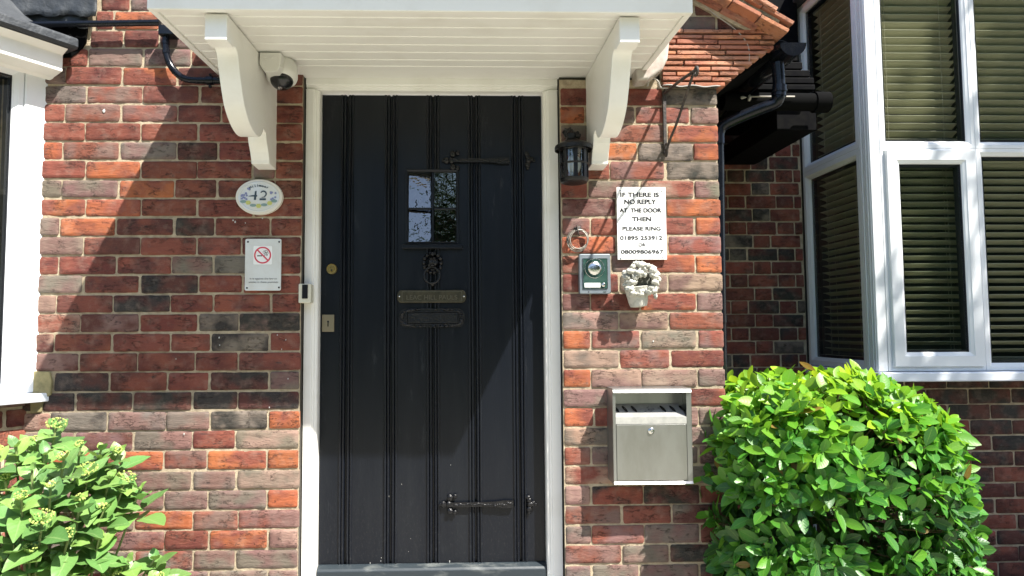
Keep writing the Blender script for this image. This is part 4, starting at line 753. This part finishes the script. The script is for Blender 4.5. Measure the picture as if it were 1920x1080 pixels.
# notice
o = tag(empty('notice_sign'), 'white notice board with black capitals asking callers to ring two phone numbers', 'sign')
a, b = U(1158, 487, -.016), U(1246.5, 351.5, -.016); p = MB(); p.prism(rrect(a.x, a.z, b.x + .001, b.z, .0015), front(0), -.021, -.012); p.build('board', M['sign'], o, bev=.0006)
for x, y in ((1163, 358), (1241, 358), (1164, 484), (1243, 483)): p = MB(); p.lathe(U(x, y, -.0212), [(.003, 0), (.003, -.001), (.002, -.0014)], Vector((0, 1, 0)), 10); p.build('screw', M['chrome'], o)
ts = []
for s_, x0, x1, y0_, y1_, bo in (('IF THERE IS', 1163.5, 1235, 361, 369, .00095), ('NO REPLY', 1171, 1229.5, 374, 382.5, .00095), ('AT  THE DOOR', 1162, 1239.5, 390.5, 398, .00095), ('THEN', 1185.5, 1220.5, 407, 414.5, .00095), ('PLEASE RING', 1167.5, 1238.5, 425, 432, .00065), ('01895 253912', 1163, 1241.5, 442.5, 449.5, .00065), ('OR', 1197.5, 1210, 456, 462, .0004), ('08009806967', 1164.5, 1243.5, 468.5, 475.5, .00065)):
    A, B = U(x0, y1_, -.0212), U(x1, y0_, -.0212); ts.append(text('lettering', s_, .02, ((A.x + B.x) / 2, -.0215, A.z), M['ink'], o, w=B.x - A.x, h=B.z - A.z, bold=bo, ext=.0003))
# hanging ring
o = tag(empty('iron_ring'), 'old grey wire ring hanging on a hook above the intercom', 'ring')
c = U(1084, 450, -.022); p = MB()
for k_ in range(4):
    e = Vector((.1 * k_ - .15, .12 * k_ - .2, 0)); p.torus(c + Vector((.002 * k_ - .003, -.003 * k_ + .003, .0015 * k_ - .002)), .040 - .0015 * (k_ % 2), .0022, (Vector((1, .15 * k_ - .2, .06 * k_))).normalized(), Vector((0, .1, 1)).normalized(), 30, 6, 1.12 - .05 * k_)
p.build('ring', mat('galvanised_wire', (.30, .28, .24), .5, .5, (.12, .10, .08), 60), o, smooth=180)
p = MB(); p.tube([U(1083, 422, -.012), U(1083, 428, -.04), U(1084, 436, -.045), U(1086, 442, -.03)], .003, 8); p.blob(U(1083, 428, -.014), .011, 2, .4, 8, (1.4, .6, .8)); p.build('hook', M['rust'], o, smooth=180)
# intercom
o = tag(empty('intercom'), 'grey door intercom with green panel, round speaker and call button', 'intercom')
a, b = U(1087, 551, -.035), U(1144.5, 476, -.035); p = MB(); p.prism(rrect(a.x, a.z, b.x, b.z, .006), front(0), -.034, -.006); p.build('housing', M['greyplastic'], o, bev=.003)
a2, b2 = U(1094, 545, -.035), U(1138, 485, -.035); zl = U(1110, 540.5, -.035)[2]
p = MB(); p.box(a2.x, b2.x, -.0365, -.0342, zl, b2.z); p.build('panel', M['greenpanel'], o, bev=.0008)
p = MB(); p.ring(a2.x - .0015, zl - .0015, b2.x + .0015, b2.z + .0015, [(0, -.0342), (0, -.0375), (.0018, -.0375), (.0018, -.0368)], front(0)); p.build('panel_trim', M['chrome'], o)
q_ = U(1115, 503, -.037); p = MB(); p.lathe(q_, [(.028, 0), (.0275, -.002), (.024, -.006), (.015, -.009), (.004, -.010)], Vector((0, 1, 0)), 28)
p.torus(q_, .038, .0009, Vector((1, 0, 0)), Vector((0, 0, 1)), 30, 4); p.build('speaker', M['chrome'], o, smooth=60)
A, B = U(1096, 539, -.037), U(1125.5, 530.5, -.037); p = MB(); p.box(A.x, B.x, -.0385, -.0366, A.z, B.z); p.build('name_card', M['sign'], o, bev=.0005)
q_ = U(1131.5, 534, -.037); p = MB(); p.lathe(q_, [(.0085, 0), (.008, -.003), (.005, -.0045)], Vector((0, 1, 0)), 18); p.build('call_button', M['chrome'], o, smooth=60)
q_ = U(1104, 547, -.0345); p = MB(); p.blob(q_, .0026, 1, 0, 6, (1.2, .4, .8)); p.build('microphone_hole', M['black'], o)
q_ = U(1134, 547, -.0345); p = MB(); p.box(q_.x - .006, q_.x + .006, -.0352, -.034, q_.z - .0012, q_.z + .0012); p.build('badge', M['chrome'], o)
# stone planter
o = tag(empty('stone_wall_pot'), 'small weathered stone wall pot wreathed with moulded flowers', 'wall pot')
p = MB(); c0 = U(1198, 545, -.055); axp = Vector((-.10, 0, 1)).normalized()
zz0 = U(1200, 576, -.055)[2]; base = Vector((U(1199, 576, -.055)[0], -.045, zz0))
prp = [(.012, 0), (.031, .003), (.035, .012), (.040, .04), (.046, .07), (.050, .078), (.046, .080), (.038, .074), (.030, .05)]; p.lathe(base, prp, axp, 26); p.build('pot', M['stone'], o, smooth=50)
p = MB(); random.seed(3)
for i in range(46):
    a_ = 2 * math.pi * i / 46; px = 1203 + (27 + random.uniform(-3, 4)) * math.cos(a_); py = 522 + (27 + random.uniform(-3, 3)) * math.sin(a_)
    if py > 538 and px < 1196: px -= 6
    p.blob(U(px, py, -.055 - random.uniform(0, .04)), random.uniform(.008, .015), i, .7, 8, (1.2, .8, .8), 3)
for x, y, r_, sx in ((1184, 529, .013, 1.7), (1190, 519, .013, 1), (1208, 505, .012, .8), (1209, 515, .010, .8), (1197, 512, .016, 1.3), (1186, 510, .011, 1), (1222, 515, .011, .8), (1230, 530, .011, .8), (1226, 545, .013, .9), (1215, 547, .013, 1.2), (1203, 545, .008, 1.5), (1229, 555, .010, .7), (1176, 520, .012, 1), (1202, 497, .013, 1.3), (1213, 500, .012, 1)):
    p.blob(U(x, y, -.085), r_, x, .7, 10, (sx, .9, 1), 2.6)
p.build('flower_wreath', M['stone'], o, smooth=120)
p = MB(); p.blob(U(1206, 528, -.035), .042, 2, .3, 8, (1, .5, 1)); p.build('hollow', mat('dark_stone', (.13, .13, .11), .95), o, smooth=180)  # darker stone blob filling the middle of the wreath
# ashtray bin
o = tag(empty('cigarette_bin'), 'brushed steel wall mounted cigarette bin with slotted tray and keyed door', 'cigarette bin')
YA = -.105; A, B = U(1151, 909, YA), U(1296, 728, YA); x0, x1, z0, z1 = A.x, B.x, A.z, B.z
i0, i1 = U(1155, 800, YA)[0], U(1288, 800, YA)[0]; zd1 = U(1220, 796, YA)[2]; zd0 = U(1220, 901, YA)[2]; zo1 = U(1220, 737, YA)[2]; zo0 = U(1220, 795, YA)[2]; zl = U(1220, 782, YA)[2]
p = MB(); t = .0015
p.box(x0, x0 + t, YA, -.006, z0, z1); p.box(x1 - t, x1, YA, -.006, z0, z1); p.box(x0 + t, x1 - t, YA, -.006, z1 - t, z1); p.box(x0 + t, x1 - t, YA, -.006, z0, z0 + t); p.box(x0 + t, x1 - t, -.009, -.006, z0 + t, z1 - t)
p.box(x0 + t, i0, YA, YA + .004, z0 + t, z1 - t); p.box(i1, x1 - t, YA, YA + .004, z0 + t, z1 - t); p.box(i0, i1, YA, YA + .004, zo1, z1 - t); p.box(i0, i1, YA, YA + .004, z0 + t, zd0 - .002)
p.build('case', M['steel'], o, bev=.0012)
fm_ = mat('sun_highlight_steel', (.6, .6, .58), .3, .75, (.48, .48, .46), 30); p = MB(); dn = Vector((0, -.75, .66)).normalized(); sl_ = Vector((0, .66, .75)).normalized()  # paler steel paints the sun highlight into the sloping flange strips
p.obox(Vector(((x0 + x1) / 2, YA - .001, z1 - .008)), Vector((1, 0, 0)), sl_, dn, (x1 - x0) / 2 - .001, .0085, .0012); p.build('folded_flange', fm_, o, bev=.0006); p = MB(); p.obox(Vector(((x0 + x1) / 2, YA - .002, z0 + .006)), Vector((1, 0, 0)), sl_, dn, (x1 - x0) / 2 - .001, .0065, .0012); p.build('folded_flange', fm_, o, bev=.0006)
p = MB(); p.box(i0 + .0015, i1 - .0015, YA - .001, YA + .004, zd0, zd1); p.build('door', mat('stained_stainless_steel', (.35, .355, .335), .38, .9, (.25, .25, .22), 7, .42, .75, .2, 160, .0006, .5, (1, 1, .4), 0, .08), o, bev=.001)
p = MB(); y1_, zz1 = -.012, U(1220, 757, -.015)[2]
p.add([(i0, YA + .001, zl), (i1, YA + .001, zl), (i1, y1_, zz1), (i0, y1_, zz1), (i0, YA + .001, zd1 + .002), (i1, YA + .001, zd1 + .002)], [(0, 1, 2, 3), (4, 5, 1, 0)]); p.build('slotted_tray', mat('bright_steel_tray', (.66, .65, .62), .35, .6, (.5, .5, .48), 20), o)
sl = MB(); d_ = (Vector((0, y1_, zz1)) - Vector((0, YA + .001, zl))).normalized(); nn_ = Vector((1, 0, 0)).cross(d_)
for px in (1155.5, 1171.5, 1188.5, 1243, 1261, 1279):
    q_ = U(px, 773, -.05); tt = (q_.y - (YA + .001)) / (y1_ - YA - .001); q_.z = zl + (zz1 - zl) * tt + .0012
    sl.add([q_ + Vector((1, 0, 0)) * .007 * math.cos(a_) + (d_ + Vector((-.2, 0, 0))) * .024 * math.sin(a_) for a_ in [k_ * math.pi / 8 for k_ in range(16)]], [tuple(range(16))])
sl.build('slots', M['black'], o)
ash = MB()
for i in range(24):
    q_ = U(1216 + random.gauss(0, 8), 775, -.05 + random.gauss(0, .008)); tt = (q_.y - (YA + .001)) / (y1_ - YA - .001); q_.z = zl + (zz1 - zl) * tt + .0008; ash.blob(q_, random.uniform(.0015, .004), i, .5, 4, (1.4, 1, .15))
ash.build('ash_smudge', M['inkgrey'], o)
q_ = U(1221, 808, YA - .002); p = MB(); p.lathe(q_, [(.012, .001), (.012, -.002), (.009, -.005), (.005, -.0055), (.0048, -.003)], Vector((0, 1, 0)), 22); p.build('lock', M['chrome'], o, smooth=40)
# translucent light housing under canopy
o = tag(empty('bulkhead_light'), 'pale translucent bulkhead light tucked under the right end of the canopy', 'light')
p = MB(); a, b = U(1187, 158, -.05), U(1250, 84, -.05); q = [(a.x + .006, a.z), (a.x + .05, a.z + .004), (b.x - .030, a.z + .045), (b.x - .01, a.z + .085), (b.x, b.z), (a.x + .03, b.z), (a.x + .006, b.z - .035), (a.x, a.z + .07)]; p.prism(q, front(0), -.095, -.012); p.build('housing', M['clearplastic'], o, bev=.010, seg=4)
p = MB(); q_ = U(1222, 90, -.10); p.box(q_.x - .012, q_.x + .012, -.10, -.093, q_.z - .03, q_.z + .006); p.build('latch', M['camwhite'], o, bev=.003)
# cables
p = MB(); p.tube(spline([U(1214, 162, -.03), U(1218, 150, -.04), U(1226, 147, -.045), U(1234, 153, -.04), U(1239, 164, -.03), U(1252, 165, -.03)], 6), .0035, 8)
tag(p.build('looped_cable', M['cable'], None, smooth=180), 'short looped white cable below the pale bulkhead light', 'cable')
p = MB(); P = [U(x, y, -.02) for x, y in ((1300, -30), (1322, 10), (1350, 34), (1380, 56), (1400, 80), (1405, 100), (1404, 120))]; p.tube(spline(P, 6), .0016, 6)
tag(p.build('thin_wire', M['cable'], None, smooth=180), 'thin pale wire curving down over the orange tile courses', 'wire')
# hanging basket bracket
o = tag(empty('basket_bracket'), 'rusty wrought iron hanging basket bracket left of the wall corner', 'bracket')
XBk = U(1245, 230)[0]; top = U(1245, 176, -.012); bot = U(1247, 290, -.012)
end = UX(1303, 132, XBk + .01); print('bracket end', end)
p = MB(); p.box(XBk - .008, XBk + .006, -.017, -.007, bot.z, top.z + .012); p.build('wall_plate', M['rust'], o, bev=.002)
p = MB(); p.tube([Vector((XBk, -.012, top.z)), Vector((XBk + .004, end.y * .5, (top.z + end.z) / 2 + .004)), end], .0058, 8)
p.torus(end + Vector((0, -.012, -.008)), .014, .0055, Vector((0, 1, 0)), Vector((0, 0, 1)), 18, 8); p.build('top_arm', M['rust'], o, smooth=60)
p = MB(); P = [Vector((XBk, -.014, bot.z + .004)), Vector((XBk + .003, -.06, bot.z + .045)), Vector((XBk + .004, (end.y) * .45, bot.z + (end.z - bot.z) * .42)), end + Vector((0, .02, -.006))]; p.tube(spline(P, 5), .005, 8)
P = [Vector((XBk, -.012, bot.z + .012)), Vector((XBk - .006, -.022, bot.z + .03)), Vector((XBk + .001, -.034, bot.z + .04)), Vector((XBk + .002, -.03, bot.z + .01)), Vector((XBk, -.02, bot.z - .012))]; p.tube(spline(P, 5), .004, 8); p.build('strut', M['rust'], o, smooth=60)
# ================================================================== PLANTS
def leaf(mb, p, d, n, L, W, col, fold=.35, droop=.25, seg=5, crinkle=0, pt=.85):
    d = d.normalized(); s = d.cross(n).normalized(); n = s.cross(d).normalized(); V = []; uv = []
    for i in range(seg + 1):
        t = i / seg; wd = W * .5 * (math.sin(math.pi * min(1, t ** pt * .97 + .02)) ** .8) if 0 < i < seg else W * .03
        c = p + d * L * t - Vector((0, 0, 1)) * droop * L * t * t * .6 - n * 0
        for k in (-1, 0, 1):
            h = n * (wd * fold * abs(k)) + (n * crinkle * random.uniform(-1, 1) if crinkle and 0 < i < seg else n * 0)
            V.append(c + s * wd * k + h); uv.append((abs(k), t, 0, 1))
    Fc = [(i * 3 + k, i * 3 + k + 1, i * 3 + k + 4, i * 3 + k + 3) for i in range(seg) for k in (0, 1)]
    mb.add(V, Fc, (*col, 1), uv)
def rv(): 
    while True:
        v = Vector((random.uniform(-1, 1), random.uniform(-1, 1), random.uniform(-1, 1)))
        if .05 < v.length < 1: return v.normalized()
random.seed(21)
bush = tag(empty('laurel_bush'), 'large glossy clipped laurel bush in front of the right bay window', 'bush')
lm = MB(); tw = MB()
YBU = -.02; cen = U(1528, 1000, YBU); 
def bushpt(th, ph, k=1.):                                        # rounded clipped dome, wider at the base
    dx, dy, dz = math.sin(th) * math.cos(ph), math.sin(th) * math.sin(ph), math.cos(th)
    e = .66; rx = .425; ry = .42; rz = cz_top
    f_ = lambda v: math.copysign(abs(v) ** e, v)
    sx = 1 + (.0 if dz > 0 else .02); lean = .055 * (1 - max(dz, -.3)) * (1 if dx > 0 else .1)
    return Vector((cen.x + (f_(dx) * rx * sx + lean * (f_(dx) if dx > 0 else 0)) * k - .0 * max(dz, 0), YBU + f_(dy) * ry * k, zc_b + f_(dz) * rz * k))
zc_b = .55; cz_top = U(1500, 700, YBU)[2] - .55
for i in range(1750):
    while True:
        v = rv()
        if v.z > -.85: break
    th, ph = math.acos(v.z), math.atan2(v.y, v.x); front_ = v.y < .35
    if not front_ and random.random() < .5: continue
    lump = .95 + .06 * mnoise.noise(v * 3.1) + random.uniform(-.04, .03)
    P0 = bushpt(th, ph, lump); nr = Vector((v.x * 1.1, v.y * 1.2, v.z * .8 + .30)).normalized()
    tw.tube([P0 - nr * .12, P0], [.003, .002], 4, False)
    ax_ = (nr + rv() * .35).normalized(); a0 = ax_.orthogonal().normalized(); b0 = ax_.cross(a0); k = random.choice((4, 5, 6)); r0 = random.random() * 6.28
    new = random.random() * .35 + .75 * max(-.1, v.z) ** 1 if v.z > 0 else random.random() * .25  # young growth paler above; lower leaves darkened to paint in their shade
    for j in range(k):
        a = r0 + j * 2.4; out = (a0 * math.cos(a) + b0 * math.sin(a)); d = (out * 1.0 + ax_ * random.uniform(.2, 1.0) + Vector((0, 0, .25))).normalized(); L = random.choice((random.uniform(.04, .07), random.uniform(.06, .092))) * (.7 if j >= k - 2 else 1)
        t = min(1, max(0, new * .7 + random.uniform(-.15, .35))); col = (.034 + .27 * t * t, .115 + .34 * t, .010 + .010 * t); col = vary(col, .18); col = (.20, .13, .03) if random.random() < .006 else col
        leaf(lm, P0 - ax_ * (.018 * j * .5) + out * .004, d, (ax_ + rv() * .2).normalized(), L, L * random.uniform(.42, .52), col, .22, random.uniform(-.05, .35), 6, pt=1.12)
for i in range(1300):                                              # inner leaves
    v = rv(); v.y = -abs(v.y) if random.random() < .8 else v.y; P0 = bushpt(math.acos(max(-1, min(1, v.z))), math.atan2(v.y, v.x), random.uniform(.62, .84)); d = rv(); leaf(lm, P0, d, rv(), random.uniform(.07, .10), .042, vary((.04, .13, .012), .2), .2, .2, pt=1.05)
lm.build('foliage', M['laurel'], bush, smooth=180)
for i in range(9):
    a = i * .7; tw.tube([Vector((cen.x + .05 * math.cos(a), YBU + .05 * math.sin(a), 0)), Vector((cen.x + .2 * math.cos(a), YBU + .18 * math.sin(a), .45)), Vector((cen.x + .3 * math.cos(a), YBU + .26 * math.sin(a), .85))], [.016, .011, .006], 7)
tw.build('stems', M['twig'], bush)
# hydrangea
random.seed(4)
hy = tag(empty('hydrangea_shrub'), 'leafy pale green hydrangea shrub with lime flower buds at the lower left corner', 'shrub')
hm = MB(); hs = MB(); hf = MB(); HB = Vector((U(40, 1150, -.42)[0], -.36, 0))
shoots = [(105, 800, -.34), (70, 830, -.36), (30, 835, -.42), (-15, 850, -.5), (150, 838, -.36), (190, 842, -.33), (222, 850, -.3), (120, 860, -.5), (60, 880, -.52), (10, 900, -.5), (165, 885, -.45), (205, 895, -.4), (235, 900, -.36), (95, 915, -.56), (40, 935, -.6), (-10, 950, -.55), (150, 940, -.52), (195, 955, -.46), (262, 918, -.34), (80, 975, -.62), (25, 1000, -.6), (130, 1005, -.56), (185, 1010, -.5), (55, 1035, -.62), (110, 1050, -.55), (0, 1050, -.6), (240, 1052, -.4), (290, 1048, -.36), (160, 1060, -.5), (210, 1075, -.42), (-30, 1000, -.5), (85, 850, -.42), (140, 905, -.42), (-40, 900, -.45), (175, 920, -.35), (60, 960, -.4), (110, 960, -.38), (20, 960, -.4), (70, 1080, -.5), (140, 1090, -.5), (130, 1040, -.4), (300, 1085, -.4), (250, 1100, -.4)]
for i, (px, py, Y) in enumerate(shoots):
    T = U(px, py, Y); mid_ = HB.lerp(T, .6) + Vector((0, 0, -.05)) + rv() * .03; hs.tube(spline([HB + rv() * .03, mid_, T], 5), [.006] * 4 + [.004] * 7, 6, False)
    g_ = (T - mid_).normalized() * .5 + Vector((0, -.25, .8)) + rv() * .35; g_.normalize(); a0 = g_.orthogonal().normalized(); b0 = g_.cross(a0); r0 = random.random() * 3.14
    for lv in range(4):
        base_ = T - g_ * (.030 * lv + .006); 
        for sd in (0, 1):
            a = r0 + lv * 1.57 + sd * math.pi + random.uniform(-.25, .25); out = a0 * math.cos(a) + b0 * math.sin(a); el = (1.2, .7, .35, .05)[lv] + random.uniform(-.15, .2); d = out + g_ * el
            L = (.045, .075, .10, .112)[lv] * random.uniform(.85, 1.2); t = random.random() * (.4 + .5 * (lv < 2)); col = vary((.085 + .15 * t, .20 + .17 * t, .055 + .03 * t), .2)
            nrm = (g_ - out * .3 + rv() * .15); leaf(hm, base_, d, nrm, L, L * random.uniform(.58, .72), col, random.uniform(.15, .45), random.uniform(0, .5), 6, .0035, .72)
    if random.random() < .6:
        fs_ = random.choice((.012, .018, .03))
        for k in range(int(10 + fs_ * 2200)):
            v = rv(); q_ = T + g_ * .014 + (a0 * v.x + b0 * v.y) * fs_ + g_ * v.z * .008; hf.blob(q_, random.uniform(.0016, .0032), k, .3, 3)
hm.build('leaves', M['hyd'], hy, smooth=180); hs.build('stems', M['stem'], hy, smooth=60); hf.build('flower_buds', M['floret'], hy)
for ch, (px, py, Y) in enumerate(((300, 1040, -.38), (262, 905, -.35))): pass
# trees: one beside the bay whose crown throws the dappled shade, others across the lawn
def tree(name_loc, h, cr, n, label, seed, squash=.8, ls=.10, dens=1.):
    random.seed(seed); r = tag(empty('broadleaf_tree'), label, 'tree', 'trees in the garden'); b = Vector(name_loc); t = MB(); top_ = b + Vector((0, 0, h)); t.tube(spline([b, b + Vector((.1, .05, h * .35)), b + Vector((-.05, .1, h * .7)), top_], 4), [.16 * (1 - i / 16) + .03 for i in range(13)], 9); cl = []
    for i in range(n):
        v = rv(); v.z *= squash; c_ = top_ + v * cr * random.uniform(.25, 1); cl.append(c_); t.tube([b + Vector((0, 0, h * random.uniform(.5, .95))), (top_ + c_) / 2 + rv() * .1, c_], [.04, .02, .006], 5)
    t.build('trunk', M['bark'], r, smooth=60); c2 = MB()
    for c_ in cl:
        rr_ = cr * random.uniform(.16, .32)
        for k in range(int(70 * dens)): leaf(c2, c_ + rv() * rr_ * random.random() ** .4, rv(), rv(), ls * random.uniform(.7, 1.3), ls * .55, vary((.05, .10, .022), .3), .2, .2, 2)
    c2.build('crown', M['treeleaf'], r, smooth=180); return r
tree((5.2, -1.45, 0), 5.15, 1.34, 150, 'leafy tree out of frame to the right shading the right bay', 31, 1.0, .11, 1.3)
t2 = tree((-2.5, -13, 0), 5.2, 2.6, 60, 'broad tree across the lawn opposite the front door', 32, .8, .22)
def copytree(src, loc, label, s):
    r = src.copy(); S.collection.objects.link(r); r.location = loc; r['label'] = label; r.scale = (s, s, s)
    for ch in src.children: c_ = ch.copy(); S.collection.objects.link(c_); c_.parent = r
copytree(t2, (6.5, -3, 0), 'broad tree across the lawn to the right of the drive', 1.1)
copytree(t2, (-7, 1, 0), 'smaller broad tree across the lawn to the left of the drive', .95)

hg = MB(); random.seed(9); nx_, nz2 = 90, 14  # unseen leafy screen added opposite; tall right side blocks sky reflections in the panes
for face in (0, 1):
    V = [Vector((-36 + 72 * i / nx_ , -17 + (-1.2 if face else 0) + .25 * mnoise.noise(Vector((i * .45, k_ * .5, face * 9))), (13.5 if -36 + 72 * i / nx_ > 5 else 4.2) * k_ / nz2 + (1.6 * mnoise.noise(Vector((i * .23, 3, 1))) if k_ == nz2 else 0))) for k_ in range(nz2 + 1) for i in range(nx_ + 1)]
    hg.add(V, [(k_ * (nx_ + 1) + i, k_ * (nx_ + 1) + i + 1, (k_ + 1) * (nx_ + 1) + i + 1, (k_ + 1) * (nx_ + 1) + i) for k_ in range(nz2) for i in range(nx_)], (.035, .07, .018, 1), (.5, .5, 0, 1))
a_ = len(hg.v) // 2; hg.f += [(nz2 * (nx_ + 1) + i, nz2 * (nx_ + 1) + i + 1, a_ + nz2 * (nx_ + 1) + i + 1, a_ + nz2 * (nx_ + 1) + i) for i in range(nx_)]
for i in range(20000):
    hx = random.uniform(-30, 34); leaf(hg, Vector((hx, -16.9 + random.uniform(-.1, .3), random.uniform(.05, 13.5 if hx > 5 else 4.5))), rv(), rv(), .26, .16, vary((.045, .09, .02), .4), .2, .2, 2)
tag(hg.build('sky_screen_hedge', M['treeleaf'], None), 'unseen tall dense hedge along the lawn facing the house', 'sky_screen_hedge')
